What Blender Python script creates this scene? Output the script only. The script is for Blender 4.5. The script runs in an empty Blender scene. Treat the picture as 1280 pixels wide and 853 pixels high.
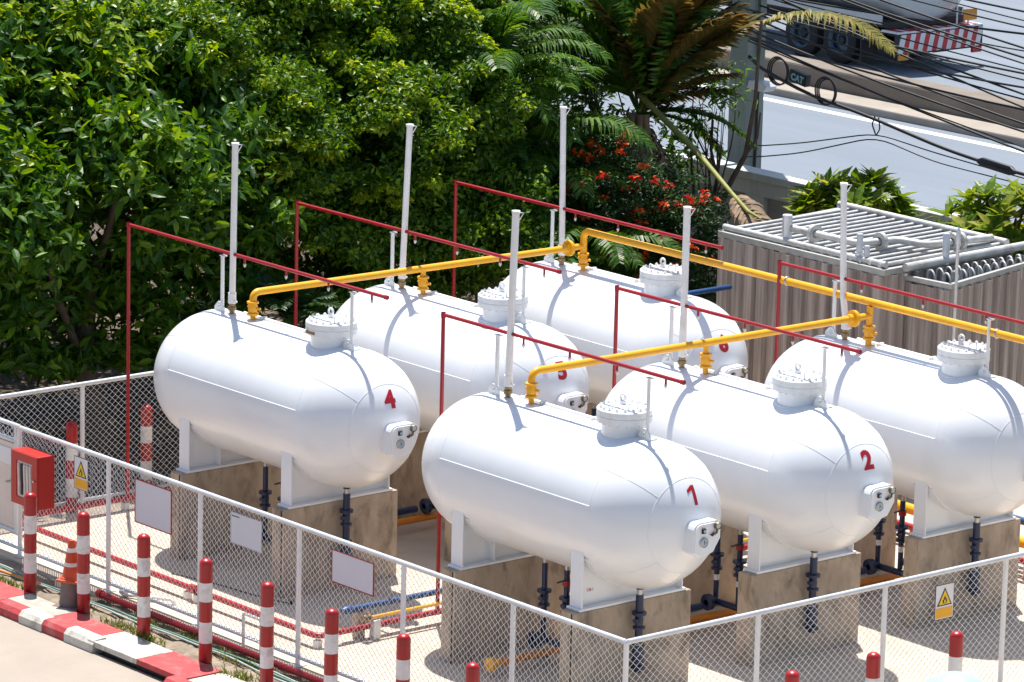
import bpy, bmesh, math, random
import numpy as np
from mathutils import Vector, Matrix
random.seed(7)
R_ = math.radians
scene = bpy.context.scene
COL = scene.collection

# ------------------------------------------------------------------ camera, sky, sun, exposure
cd = bpy.data.cameras.new('camera'); cam = bpy.data.objects.new('camera', cd); COL.objects.link(cam)
rt = Vector((0.64194393, 0.76639428, 0.02340513)); up = Vector((-0.18272509, 0.12326522, 0.97540619)); fw = Vector((-0.74466068, 0.63043279, -0.21916882))
cam.matrix_world = Matrix(((rt.x, up.x, -fw.x, 36.4662), (rt.y, up.y, -fw.y, -31.7666), (rt.z, up.z, -fw.z, 14.7318), (0, 0, 0, 1)))
cd.sensor_width = 36; cd.lens = 5476.87 / 1280 * 36; cd.clip_start = 1; cd.clip_end = 2000
scene.camera = cam
SUN = Vector((-.30, .20, 1)).normalized()
w = bpy.data.worlds.new('World'); scene.world = w; w.use_nodes = True
nt = w.node_tree; bg = nt.nodes['Background']
sky = nt.nodes.new('ShaderNodeTexSky'); sky.sky_type = 'NISHITA'; sky.sun_disc = False
sky.sun_elevation = math.asin(SUN.z); sky.sun_rotation = math.atan2(SUN.x, SUN.y)
nt.links.new(sky.outputs[0], bg.inputs[0]); bg.inputs[1].default_value = .095
sd = bpy.data.lights.new('sun', 'SUN'); sd.energy = 5.0; sd.angle = R_(.53); sd.color = (1, .955, .89)
so = bpy.data.objects.new('sun', sd); COL.objects.link(so); so.rotation_euler = SUN.to_track_quat('Z', 'Y').to_euler(); so.location = (0, 0, 40)
vs = scene.view_settings; vs.view_transform = 'Standard'; vs.look = 'None'; vs.exposure = 0.68; vs.gamma = 1; vs.use_curve_mapping = False

# ------------------------------------------------------------------ materials
MATS = {}
def mat(name, col, rough=.5, metal=0, var=.1, scale=4, bump=0, bscale=60, stain=None, samt=0, sscale=2, stretch=(1, 1, 1), spec=.5, coat=0, coords='Object', island=0):
    m = bpy.data.materials.new(name); m.use_nodes = True; t = m.node_tree; N = t.nodes; L = t.links
    b = N['Principled BSDF']; b.inputs['Roughness'].default_value = rough; b.inputs['Metallic'].default_value = metal
    b.inputs['Specular IOR Level'].default_value = spec; b.inputs['Coat Weight'].default_value = coat; b.inputs['Coat Roughness'].default_value = .12
    tc = N.new('ShaderNodeTexCoord'); mp = N.new('ShaderNodeMapping'); L.new(tc.outputs[coords], mp.inputs[0]); mp.inputs['Scale'].default_value = stretch
    oi = N.new('ShaderNodeObjectInfo'); cm_ = N.new('ShaderNodeVectorMath'); cm_.operation = 'SCALE'; cm_.inputs[0].default_value = (37, 53, 71); L.new(oi.outputs['Random'], cm_.inputs['Scale']); L.new(cm_.outputs[0], mp.inputs['Location'])
    n = N.new('ShaderNodeTexNoise'); n.inputs['Scale'].default_value = scale; n.inputs['Detail'].default_value = 8; n.inputs['Roughness'].default_value = .62
    L.new(mp.outputs[0], n.inputs[0])
    r = N.new('ShaderNodeValToRGB'); r.color_ramp.elements[0].position = .3; r.color_ramp.elements[1].position = .7
    r.color_ramp.elements[0].color = (*[min(1, c * (1 - var)) for c in col], 1); r.color_ramp.elements[1].color = (*[min(1, c * (1 + var)) for c in col], 1)
    L.new(n.outputs[0], r.inputs[0]); out = r.outputs[0]
    if stain:
        n2 = N.new('ShaderNodeTexNoise'); n2.inputs['Scale'].default_value = sscale; n2.inputs['Detail'].default_value = 7; n2.inputs['Roughness'].default_value = .65; n2.inputs['Distortion'].default_value = .4
        L.new(mp.outputs[0], n2.inputs[0])
        r2 = N.new('ShaderNodeValToRGB'); r2.color_ramp.elements[0].position = .5; r2.color_ramp.elements[1].position = .68; r2.color_ramp.elements[0].color = (0, 0, 0, 1); r2.color_ramp.elements[1].color = (samt,) * 3 + (1,)
        L.new(n2.outputs[0], r2.inputs[0]); mx = N.new('ShaderNodeMix'); mx.data_type = 'RGBA'
        L.new(r2.outputs[0], mx.inputs[0]); L.new(out, mx.inputs[6]); mx.inputs[7].default_value = (*stain, 1); out = mx.outputs[2]
    if island:
        g = N.new('ShaderNodeNewGeometry'); hs = N.new('ShaderNodeHueSaturation'); mr = N.new('ShaderNodeMapRange'); mr.inputs[3].default_value = 1 - island; mr.inputs[4].default_value = 1 + island
        L.new(g.outputs['Random Per Island'], mr.inputs[0]); L.new(mr.outputs[0], hs.inputs['Value']); L.new(out, hs.inputs['Color']); out = hs.outputs[0]
    L.new(out, b.inputs['Base Color'])
    if bump:
        nb = N.new('ShaderNodeTexNoise'); nb.inputs['Scale'].default_value = bscale; nb.inputs['Detail'].default_value = 5; L.new(mp.outputs[0], nb.inputs[0])
        bp = N.new('ShaderNodeBump'); bp.inputs['Strength'].default_value = bump; bp.inputs['Distance'].default_value = .02; L.new(nb.outputs[0], bp.inputs['Height']); L.new(bp.outputs[0], b.inputs['Normal'])
    MATS[name] = m; return m
def leafmat(name, c1, c2, c3, rough=.38, trans=.35):
    m = bpy.data.materials.new(name); m.use_nodes = True; t = m.node_tree; N = t.nodes; L = t.links; b = N['Principled BSDF']
    g = N.new('ShaderNodeNewGeometry'); r = N.new('ShaderNodeValToRGB'); e = r.color_ramp.elements
    e[0].position = 0; e[0].color = (*c1, 1); e[1].position = 1; e[1].color = (*c3, 1); q = e.new(.6); q.color = (*c2, 1)
    oi = N.new('ShaderNodeObjectInfo'); ad = N.new('ShaderNodeMath'); ad.operation = 'ADD'; fr = N.new('ShaderNodeMath'); fr.operation = 'FRACT'
    L.new(g.outputs['Random Per Island'], ad.inputs[0]); L.new(oi.outputs['Random'], ad.inputs[1]); L.new(ad.outputs[0], fr.inputs[0]); L.new(fr.outputs[0], r.inputs[0])
    L.new(r.outputs[0], b.inputs['Base Color']); b.inputs['Roughness'].default_value = rough; b.inputs['Specular IOR Level'].default_value = .3
    tr = N.new('ShaderNodeBsdfTranslucent'); hs = N.new('ShaderNodeHueSaturation'); hs.inputs['Hue'].default_value = .475; hs.inputs['Saturation'].default_value = 1.1; hs.inputs['Value'].default_value = 1.7
    L.new(r.outputs[0], hs.inputs['Color']); L.new(hs.outputs[0], tr.inputs['Color'])
    mx = N.new('ShaderNodeMixShader'); mx.inputs[0].default_value = trans; L.new(b.outputs[0], mx.inputs[1]); L.new(tr.outputs[0], mx.inputs[2]); L.new(mx.outputs[0], N['Material Output'].inputs[0])
    MATS[name] = m; return m
mat('tank_white', (.80, .82, .845), .30, var=.018, scale=1.3, coat=.25, stain=(.68, .69, .69), samt=.2, sscale=1.1, bump=.03, bscale=5)
mat('white_paint', (.80, .80, .79), .4, var=.05, scale=6, stain=(.6, .55, .47), samt=.25, sscale=5)
mat('cap_white', (.78, .79, .79), .4, var=.06, scale=8, stain=(.55, .52, .47), samt=.3, sscale=9)
mat('digit_red', (.38, .002, .014), .4, var=.05)
mat('pipe_red', (.33, .004, .010), .4, var=.12, scale=5)
mat('cabinet_red', (.42, .012, .008), .4, var=.06, scale=3)
mat('bollard_red', (.36, .004, .007), .36, var=.14, scale=4, coat=.15, stain=(.24, .03, .025), samt=.45, sscale=6)
mat('bollard_white', (.74, .73, .71), .5, var=.08, scale=5, stain=(.36, .33, .29), samt=.55, sscale=7)
mat('pipe_yellow', (.86, .40, .008), .38, var=.06, scale=4, stain=(.5, .26, .03), samt=.2, sscale=5)
mat('pipe_orange', (.72, .24, .015), .45, var=.12, scale=4, stain=(.35, .14, .03), samt=.4, sscale=4)
mat('pipe_navy', (.008, .022, .072), .35, var=.2, scale=5)
mat('pipe_blue', (.014, .065, .20), .4, var=.15, scale=5)
mat('steel', (.50, .50, .49), .35, .85, var=.15, scale=10)
mat('galv', (.62, .64, .66), .40, .35, var=.12, scale=7)
mat('galv_wire', (.86, .87, .87), .35, .0, var=.08, scale=5)
mat('brass', (.24, .17, .09), .4, .7, var=.2, scale=20)
mat('black', (.015, .015, .017), .45, var=.2)
mat('glass_dial', (.40, .52, .55), .12, var=.12, scale=40)
mat('pier_concrete', (.42, .335, .25), .85, var=.22, scale=2.2, bump=.25, bscale=40, stain=(.14, .105, .075), samt=.72, sscale=2.7, stretch=(1, 1, .75), coords='Generated')
MATS['pier_concrete'].node_tree.nodes['Mapping'].inputs['Scale'].default_value = (.6, 2.8, .9)
mat('yard', (.56, .472, .375), .9, var=.10, scale=1.6, bump=.3, bscale=90, stain=(.37, .305, .24), samt=.65, sscale=.8)
mat('street', (.34, .29, .24), .9, var=.07, scale=1.2, bump=.3, bscale=70, stain=(.31, .25, .195), samt=.5, sscale=.7)
mat('soil', (.27, .215, .16), .95, var=.35, scale=6, bump=.8, bscale=45, stain=(.13, .10, .07), samt=.8, sscale=2.5)
mat('litter', (.075, .055, .035), .95, var=.5, scale=5, bump=.9, bscale=30, stain=(.26, .19, .12), samt=.6, sscale=1.8)
mat('asphalt', (.165, .195, .235), .85, var=.11, scale=.7, bump=.2, bscale=60, stain=(.135, .16, .195), samt=.6, sscale=.35, stretch=(.12, 1, 1))
mat('median_step', (.30, .265, .225), .9, var=.12, scale=1.5)
mat('median', (.19, .16, .13), .9, var=.18, scale=1.5, bump=.2, bscale=30, stain=(.18, .14, .11), samt=.6, sscale=1)
mat('line_white', (.72, .72, .70), .7, var=.1, scale=4)
mat('wall_paint', (.57, .60, .58), .75, var=.07, scale=1.2, stain=(.36, .37, .34), samt=.5, sscale=1.3, stretch=(2, 2, .5))
mat('wall_grey', (.34, .35, .35), .8, var=.1, scale=1.2, stain=(.24, .25, .24), samt=.5, sscale=1.5)
mat('pole_concrete', (.27, .30, .27), .85, var=.12, scale=2, bump=.15, bscale=25, stain=(.13, .14, .12), samt=.5, sscale=1.2, stretch=(1, 1, .3))
mat('kerb_red', (.45, .045, .05), .7, var=.18, scale=5, bump=.3, bscale=50, stain=(.46, .20, .17), samt=.55, sscale=4)
mat('kerb_white', (.58, .55, .49), .8, var=.16, scale=6, bump=.3, bscale=50, stain=(.26, .23, .18), samt=.85, sscale=5)
mat('kerb_grey', (.40, .37, .32), .85, var=.16, scale=8, bump=.4, bscale=50, stain=(.28, .25, .2), samt=.6, sscale=5)
mat('kerb_raw', (.13, .11, .09), .9, var=.3, scale=6, bump=.4, bscale=50)
mat('cone_orange', (.56, .065, .015), .5, var=.1, scale=6, stain=(.4, .09, .04), samt=.5, sscale=5)
mat('cone_dark', (.17, .12, .11), .7, var=.25, scale=6)
mat('sign_grey', (.62, .63, .69), .55, var=.02, scale=2)
mat('sign_white', (.74, .74, .76), .5, var=.03, scale=3)
mat('sign_yellow', (.86, .56, .012), .5, var=.04)
mat('sign_orange', (.84, .42, .012), .5, var=.04)
mat('gate_sheet', (.72, .62, .56), .5, var=.05, scale=2, stain=(.48, .42, .38), samt=.3, sscale=3)
mat('hose', (.66, .60, .56), .8, var=.12, scale=12)
mat('corrugated', (.345, .30, .27), .8, var=.42, scale=9, bump=.12, bscale=30, stain=(.16, .135, .12), samt=.7, sscale=6, stretch=(1.6, 1.6, .06), island=.15)  # vertical streaks: weathering and dirt, with rib light-and-dark also put into the colour
mat('rim_metal', (.42, .42, .40), .5, .4, var=.1, scale=5)
mat('coil_pipe', (.54, .54, .52), .5, .3, var=.2, scale=6, stain=(.24, .19, .15), samt=.55, sscale=4)
mat('water_dark', (.05, .065, .08), .2, var=.2, scale=3)
mat('bark', (.085, .062, .045), .9, var=.35, scale=9, bump=.8, bscale=25, stretch=(1, 1, .4))
mat('palm_bark', (.22, .17, .13), .9, var=.3, scale=6, bump=.7, bscale=20, stretch=(1, 1, 3))
mat('dead_frond', (.24, .165, .105), .85, var=.35, scale=5, island=.35)
mat('rachis', (.24, .25, .06), .6, var=.2, scale=5)
mat('cable', (.013, .013, .015), .5, var=.2)
mat('truck_white', (.50, .53, .54), .35, .2, var=.08, scale=2, stain=(.3, .3, .29), samt=.5, sscale=1.5)
mat('truck_dark', (.020, .020, .022), .6, var=.3, scale=4)
mat('tyre', (.018, .018, .018), .8, var=.2)
mat('rim_blue', (.05, .09, .12), .3, .5, var=.15)
mat('stripe_red', (.48, .018, .025), .45, var=.1)
mat('stripe_white', (.68, .68, .68), .45, var=.08)
mat('lamp_amber', (.62, .25, .02), .35, var=.1)
mat('pale_blue', (.36, .50, .58), .4, var=.05, scale=3)
mat('hose_green', (.12, .24, .19), .5, var=.2, scale=6)
mat('hose_pale', (.38, .42, .40), .5, var=.15, scale=6)
mat('letter_blue', (.25, .50, .62), .4, var=.02)
leafmat('leaf_big', (.018, .066, .007), (.048, .140, .009), (.145, .27, .016), .42, .36)
leafmat('leaf_small', (.020, .070, .007), (.062, .155, .009), (.17, .29, .014), .42, .36)
leafmat('leaf_new_highlight', (.14, .27, .011), (.24, .36, .014), (.37, .42, .025), .36, .45)  # young leaves; colour also brightened to stand in for sunlit highlights
leafmat('leaf_palm', (.025, .08, .012), (.06, .155, .018), (.14, .25, .028), .38, .42)
leafmat('leaf_plumeria', (.07, .14, .014), (.15, .25, .022), (.32, .33, .05), .36, .38)
leafmat('leaf_fern', (.010, .038, .011), (.020, .065, .016), (.05, .11, .02), .45, .3)
leafmat('leaf_grass', (.06, .10, .015), (.12, .17, .02), (.24, .22, .06), .6, .3)
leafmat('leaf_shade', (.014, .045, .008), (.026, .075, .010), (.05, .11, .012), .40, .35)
leafmat('frond_yellow', (.16, .17, .03), (.22, .20, .04), (.30, .24, .07), .5, .35)
leafmat('petal', (.60, .045, .005), (.70, .095, .006), (.78, .19, .010), .6, .3)
def MT(x): return MATS[x]

# ------------------------------------------------------------------ mesh helpers
class MB:
    def __init__(s): s.v = []; s.f = []; s.sm = []
    def add(s, vs, fs, smooth=False):
        o = len(s.v); s.v += [tuple(a) for a in vs]; s.f += [tuple(i + o for i in f) for f in fs]; s.sm += [smooth] * len(fs); return s
    def box(s, c, d, rz=0, ch=0):
        x, y, z = d[0] / 2, d[1] / 2, d[2] / 2; M = Matrix.Rotation(rz, 3, 'Z'); c = Vector(c)
        if ch:
            bm = bmesh.new(); bmesh.ops.create_cube(bm, size=1)
            for q in bm.verts: q.co = Vector((q.co.x * d[0], q.co.y * d[1], q.co.z * d[2]))
            bmesh.ops.bevel(bm, geom=bm.edges[:], offset=ch, segments=2, affect='EDGES', profile=.5); bm.verts.index_update()
            s.add([c + M @ q.co for q in bm.verts], [[q.index for q in f.verts] for f in bm.faces]); bm.free(); return s
        P = [(-x, -y, -z), (x, -y, -z), (x, y, -z), (-x, y, -z), (-x, -y, z), (x, -y, z), (x, y, z), (-x, y, z)]
        return s.add([c + M @ Vector(q) for q in P], [(0, 3, 2, 1), (4, 5, 6, 7), (0, 1, 5, 4), (1, 2, 6, 5), (2, 3, 7, 6), (3, 0, 4, 7)])
    def lohi(s, a, b, ch=0): return s.box([(p + q) / 2 for p, q in zip(a, b)], [abs(q - p) for p, q in zip(a, b)], 0, ch)
    def tube(s, pts, r, n=12, caps=True):
        pts = [Vector(q) for q in pts]; rs = r if isinstance(r, (list, tuple)) else [r] * len(pts)
        ds = [(pts[i + 1] - pts[i]).normalized() for i in range(len(pts) - 1)]
        T = [ds[0]] + [(ds[i] + ds[i + 1]).normalized() for i in range(len(ds) - 1)] + [ds[-1]]
        a = T[0].orthogonal().normalized(); rings = []
        for i, p in enumerate(pts):
            a = (a - T[i] * a.dot(T[i])).normalized(); b = T[i].cross(a)
            sc = 1.0
            if 0 < i < len(pts) - 1: sc = 1 / max(.5, math.sqrt(max(.01, (1 + ds[i - 1].dot(ds[i])) / 2)))
            rings.append([p + (a * math.cos(2 * math.pi * k / n) + b * math.sin(2 * math.pi * k / n)) * rs[i] * (1 + (sc - 1) * .5) for k in range(n)])
        vs = [q for g in rings for q in g]
        fs = [(i * n + k, i * n + (k + 1) % n, (i + 1) * n + (k + 1) % n, (i + 1) * n + k) for i in range(len(pts) - 1) for k in range(n)]
        s.add(vs, fs, True)
        if caps: s.add(rings[0], [tuple(range(n - 1, -1, -1))]); s.add(rings[-1], [tuple(range(n))])
        return s
    def lathe(s, prof, o=(0, 0, 0), axis='Z', n=24, smooth=True, sharp=None):
        # profile of (r, h); vertices doubled where the outline turns sharply
        o = Vector(o)
        def P(r, h, t):
            c, q = r * math.cos(t), r * math.sin(t)
            return o + (Vector((c, q, h)) if axis == 'Z' else Vector((h, c, q)) if axis == 'X' else Vector((q, h, c)))
        segs = []; cur = [prof[0]]
        for i in range(1, len(prof)):
            cur.append(prof[i])
            if i < len(prof) - 1:
                a = Vector((prof[i][0] - prof[i - 1][0], prof[i][1] - prof[i - 1][1])); b = Vector((prof[i + 1][0] - prof[i][0], prof[i + 1][1] - prof[i][1]))
                if a.length > 1e-9 and b.length > 1e-9 and a.angle(b) > .6: segs.append(cur); cur = [prof[i]]
        segs.append(cur)
        for g in segs:
            vs = []; fs = []
            for r, h in g: vs += [P(max(r, 1e-4), h, 2 * math.pi * k / n) for k in range(n)]
            for i in range(len(g) - 1):
                for k in range(n): fs.append((i * n + k, i * n + (k + 1) % n, (i + 1) * n + (k + 1) % n, (i + 1) * n + k))
            s.add(vs, fs, smooth)
        return s
    def ring(s, c, r, rr, axis='Z', n=32, m=8):
        c = Vector(c); pts = []
        vs = []; fs = []
        for i in range(n):
            t = 2 * math.pi * i / n
            for j in range(m):
                q = 2 * math.pi * j / m; a = (r + rr * math.cos(q)); h = rr * math.sin(q)
                p = Vector((a * math.cos(t), a * math.sin(t), h))
                if axis == 'X': p = Vector((p.z, p.x, p.y))
                if axis == 'Y': p = Vector((p.y, p.z, p.x))
                vs.append(c + p)
        for i in range(n):
            for j in range(m): fs.append((i * m + j, ((i + 1) % n) * m + j, ((i + 1) % n) * m + (j + 1) % m, i * m + (j + 1) % m))
        return s.add(vs, fs, True)
    def prism(s, poly, axis, a, b):
        # polygon in the two remaining axes, extruded a..b along axis
        def P(u, v, w): return (w, u, v) if axis == 'X' else (u, w, v) if axis == 'Y' else (u, v, w)
        n = len(poly); vs = [P(u, v, a) for u, v in poly] + [P(u, v, b) for u, v in poly]
        fs = [tuple(range(n - 1, -1, -1)), tuple(range(n, 2 * n))] + [(i, (i + 1) % n, n + (i + 1) % n, n + i) for i in range(n)]
        return s.add(vs, fs)
    def mesh(s, name, material=None, fix=True):
        me = bpy.data.meshes.new(name); me.from_pydata(s.v, [], s.f); me.polygons.foreach_set('use_smooth', s.sm)
        if fix:
            bm = bmesh.new(); bm.from_mesh(me); bmesh.ops.recalc_face_normals(bm, faces=bm.faces); bm.to_mesh(me); bm.free()
        if material: me.materials.append(MT(material))
        me.update(); return me
def fillet(pts, r=.07, n=5):
    pts = [Vector(p) for p in pts]; out = [pts[0]]
    for i in range(1, len(pts) - 1):
        a = (pts[i - 1] - pts[i]); b = (pts[i + 1] - pts[i]); k = min(r, a.length * .45, b.length * .45)
        p = pts[i] + a.normalized() * k; q = pts[i] + b.normalized() * k
        for j in range(n + 1):
            t = j / n; out.append(p.lerp(pts[i], t).lerp(pts[i].lerp(q, t), t))
    out.append(pts[-1]); return out
def ob(name, mb, m=None, parent=None, loc=None, rot=None):
    me = mb if isinstance(mb, bpy.types.Mesh) else mb.mesh(name, m)
    o = bpy.data.objects.new(name, me); COL.objects.link(o)
    if parent is not None: o.parent = parent
    if loc is not None: o.location = loc
    if rot is not None: o.rotation_euler = rot
    return o
def tag(o, label, cat, group=None, kind=None):
    o['label'] = label; o['category'] = cat
    if group: o['group'] = group
    if kind: o['kind'] = kind
    return o
def thing(name, label, cat, loc=(0, 0, 0), group=None, rz=0):
    o = bpy.data.objects.new(name, None); COL.objects.link(o); o.location = loc; o.rotation_euler = (0, 0, rz); o.empty_display_size = .2
    return tag(o, label, cat, group)
def struct(name, mb, m=None): o = ob(name, mb, m); o['kind'] = 'structure'; return o
def T(*pts_r, n=12): return MB().tube(*pts_r, n=n)
def textmesh(s, size, bold=.0, ext=.002):
    cu = bpy.data.curves.new('lettering', 'FONT'); cu.body = s; cu.size = size; cu.offset = bold; cu.extrude = ext; cu.align_x = 'CENTER'; cu.align_y = 'CENTER'; cu.resolution_u = 4
    o = bpy.data.objects.new('lettering', cu); COL.objects.link(o); dg = bpy.context.evaluated_depsgraph_get(); dg.update()
    me = bpy.data.meshes.new_from_object(o.evaluated_get(dg)); bpy.data.objects.remove(o); return me
def npmesh(name, V, F, material, smooth=False):
    me = bpy.data.meshes.new(name); k = F.shape[1]
    me.vertices.add(len(V)); me.vertices.foreach_set('co', V.astype(np.float32).ravel())
    me.loops.add(F.size); me.loops.foreach_set('vertex_index', F.astype(np.int32).ravel())
    me.polygons.add(len(F)); me.polygons.foreach_set('loop_start', np.arange(0, F.size, k, dtype=np.int32)); me.polygons.foreach_set('loop_total', np.full(len(F), k, dtype=np.int32))
    me.polygons.foreach_set('use_smooth', np.full(len(F), smooth)); me.materials.append(MT(material)); me.update(calc_edges=True); return me
leafmat('frond_brown', (.07, .080, .020), (.15, .115, .028), (.26, .15, .04), .5, .35)

# ------------------------------------------------------------------ setting: ground, yard, street, road
struct('ground', MB().lohi((-260, -120, -.5), (200, 260, -.155)), 'litter')
struct('yard_slab', MB().lohi((-9.22, -2.52, -.3), (3.95, 13.2, 0)).lohi((3.951, -2.52, -.3), (13, 13.2, -.004)), 'yard')
struct('street', MB().lohi((-40, -26, -.4), (14, -3.70, -.14)), 'street')
# soil strip between fence and kerb: a low uneven sheet
rng = np.random.default_rng(3)
nx, ny = 150, 9; xs = np.linspace(-14, 3.4, nx); ys = np.linspace(-3.22, -2.52, ny)
X, Y = np.meshgrid(xs, ys, indexing='ij'); Z = -.045 + .016 * np.sin(X * 5.1 + Y * 9) + .012 * np.sin(X * 13 - Y * 17) + rng.normal(0, .006, X.shape)
V = np.stack([X, Y, Z], -1).reshape(-1, 3); idx = np.arange(nx * ny).reshape(nx, ny)
F = np.stack([idx[:-1, :-1], idx[1:, :-1], idx[1:, 1:], idx[:-1, 1:]], -1).reshape(-1, 4)
struct('soil_strip', npmesh('soil_strip', V, F, 'soil', True))
struct('forecourt', MB().lohi((3.41, -3.69, -.3), (13, -2.525, -.006)), 'yard')
struct('road', MB().lohi((-200, 17.9, -.3), (150, 29.95, 0)), 'asphalt')
struct('far_road', MB().lohi((-200, 31.45, -.3), (150, 75, .12)), 'asphalt')
struct('road_line', MB().lohi((-200, 29.35, -.01), (150, 29.60, .005)), 'line_white')
struct('median_step', MB().lohi((-200, 29.95, -.3), (150, 30.75, .16), .03), 'median_step')
struct('road_median', MB().lohi((-200, 30.75, -.3), (150, 31.45, .58), .05), 'median')
# painted kerb: separate paving slabs and front kerb stones
kerb = struct('kerb', MB().lohi((-14, -3.60, -.40), (-2.26, -3.21, -.065)), 'kerb_raw')
xb = [-9.2, -8.2, -7.2, -6.19, -5.22, -4.22, -3.22, -2.26]; cols = ['kerb_red', 'kerb_grey', 'kerb_red', 'kerb_red', 'kerb_grey', 'kerb_red', 'kerb_white', 'kerb_red']
cols = ['kerb_white', 'kerb_grey', 'kerb_red', 'kerb_grey', 'kerb_red', 'kerb_white', 'kerb_red']
for i in range(7):
    a, b = xb[i], xb[i + 1]; f = -3.545 if b <= -4.2 else -3.72
    ob('paving_slab', MB().box(((a + b) / 2, (f - 3.19) / 2, -.035), (b - a - .012, abs(f + 3.19), .07), random.uniform(-.006, .006), .008), cols[i], kerb)
fb = [-7.6, -7.1, -6.6, -6.12, -5.62, -5.13, -4.67, -4.07]; fc = ['kerb_white', 'kerb_red', 'kerb_white', 'kerb_red', 'kerb_white', 'kerb_red', 'kerb_white']
fc = ['kerb_red', 'kerb_white', 'kerb_red', 'kerb_red', 'kerb_white', 'kerb_red', 'kerb_white']
def stone(a, b, y0, y1, z0, z1):
    p = [(y0, z0), (y0 - .0, z1 - .06), (y0 + .045, z1 - .008), (y0 + .09, z1), (y1, z1), (y1, z0)]
    return MB().prism(p, 'X', a + .004, b - .004)
for i in range(7): ob('kerb_stone', stone(fb[i], fb[i + 1], -3.74 + random.uniform(-.008, .008), -3.55, -.22, .015 + random.uniform(-.004, .004)), fc[i], kerb)
for a, b, c in ((-2.42, -1.6, 'kerb_red'), (-1.6, -.8, 'kerb_white'), (-.8, 0, 'kerb_red'), (0, .8, 'kerb_white'), (.8, 1.6, 'kerb_red')):
    ob('kerb_stone', stone(a, b, -3.92, -3.735, -.22, .01), c, kerb)
for a, b, c in ((-2.24, -1.3, 'kerb_white'), (-1.3, -.3, 'kerb_red'), (-.3, .7, 'kerb_white'), (.7, 1.6, 'kerb_red')):
    ob('paving_slab', MB().box(((a + b) / 2, -3.46, -.04), (b - a - .012, .5, .07), 0, .008), c, kerb)

# perimeter wall with framed bays behind the enclosure
wall = thing('perimeter_wall', 'pale painted concrete wall with recessed grey panels along the road', 'wall', (-12, 16.1, 0))
WX = -12
ob('wall_core', MB().lohi((-45, -.06, -.1), (35, .10, 1.9)), 'wall_grey', wall)
ob('coping', MB().lohi((-45, -.17, 1.90), (35, .19, 2.03), .012), 'wall_paint', wall)
ob('plinth', MB().lohi((-45, -.14, -.1), (35, -.063, .45)), 'wall_paint', wall)
for i in range(22):
    x = -40 + i * 3.2 - .35
    ob('pilaster', MB().lohi((x - .22, -.15, .453), (x + .22, -.063, 1.66)), 'wall_paint', wall)
ob('top_beam', MB().lohi((-45, -.145, 1.663), (35, -.063, 1.897)), 'wall_paint', wall)

# ------------------------------------------------------------------ tanks
RT, LC, TH = .85, 2.6253, 2.166
TC = {i: Vector((0, (i - 1) * 2.7052, TH)) for i in (1, 2, 3)}
TC.update({i: Vector((-5.4084, .0366 + (i - 4) * 2.7052, TH)) for i in (4, 5, 6)})
h = LC / 2
prof = [(RT * math.sin(t), -h - RT * math.cos(t)) for t in np.linspace(0, math.pi / 2, 26)] + [(RT, x) for x in np.linspace(-h, h, 9)[1:-1]] + [(RT * math.cos(t), h + RT * math.sin(t)) for t in np.linspace(0, math.pi / 2, 26)]
prof[0] = (1e-4, -h - RT); prof[-1] = (1e-4, h + RT)
M_shell = MB().lathe(prof, axis='X', n=112).mesh('shell', 'tank_white')
def arc_on(fn, t0, t1, n): return [fn(t) for t in np.linspace(t0, t1, n)]
def sph(p, a, s=1, r=RT + .001): return Vector((s * (h + r * math.cos(p)), r * math.sin(p) * math.cos(a), r * math.sin(p) * math.sin(a)))
sm = MB()
for s in (-1, 1):
    sm.ring((s * h, 0, 0), RT - .0015, .0035, 'X', 112, 6)
    sm.ring((s * (h + RT * math.cos(R_(39.5))), 0, 0), (RT - .001) * math.sin(R_(39.5)), .0038, 'X', 80, 6)
    for a in (136.7, 43.3, 223, 317, 90, 270): sm.tube(arc_on(lambda p: sph(p, R_(a), s), R_(39.5), R_(90), 14), .0022, 6, False)
for a in (166.6, 20): sm.tube([(-h, (RT + .001) * math.cos(R_(a)), (RT + .001) * math.sin(R_(a))), (h, (RT + .001) * math.cos(R_(a)), (RT + .001) * math.sin(R_(a)))], .0065, 6, False)
M_seam = sm.mesh('weld_seam', 'tank_white')
# manway
M_neck = MB().lathe([(.255, .72), (.255, 1.02), (.20, 1.02)], (.92, 0, 0), n=40).ring((.92, 0, .80), .265, .02).mesh('neck', 'tank_white')
M_fl = MB().lathe([(.2, .985), (.315, .985), (.315, 1.05), (.308, 1.055), (.308, 1.062), (.315, 1.067), (.315, 1.125), (.305, 1.135), (.0, 1.135)], (.92, 0, 0), n=48).mesh('flange', 'cap_white')
bm_ = MB()
for k in range(18):
    t = 2 * math.pi * k / 18; x, y = .92 + .268 * math.cos(t), .268 * math.sin(t)
    bm_.tube([(x, y, .965), (x, y, 1.17)], .010, 8); bm_.tube([(x, y, 1.135), (x, y, 1.158)], .020, 6); bm_.tube([(x, y, .962), (x, y, .985)], .020, 6)
M_bolt = bm_.mesh('bolt_circle', 'cap_white')
M_hand = [MB().tube(fillet([(1.06, -.06, 1.13), (1.06, -.06, 1.21), (1.06, .07, 1.21), (1.06, .07, 1.13)], .02), .008, 8).mesh('lift_handle', 'cap_white'), MB().tube(fillet([(.77, -.12, 1.13), (.77, -.12, 1.20), (.90, -.16, 1.20), (.90, -.16, 1.13)], .02), .007, 8).mesh('lift_handle', 'cap_white')]
M_eye = MB().box((.80, .08, 1.15), (.07, .05, .05), .3, .006).ring((.80, .08, 1.21), .04, .014, 'Y', 20, 8).mesh('lifting_eye', 'cap_white')
M_plate = MB().box((.92 - .02, -.309, 1.015), (.17, .015, .035)).mesh('maker_plate', 'brass')
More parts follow.
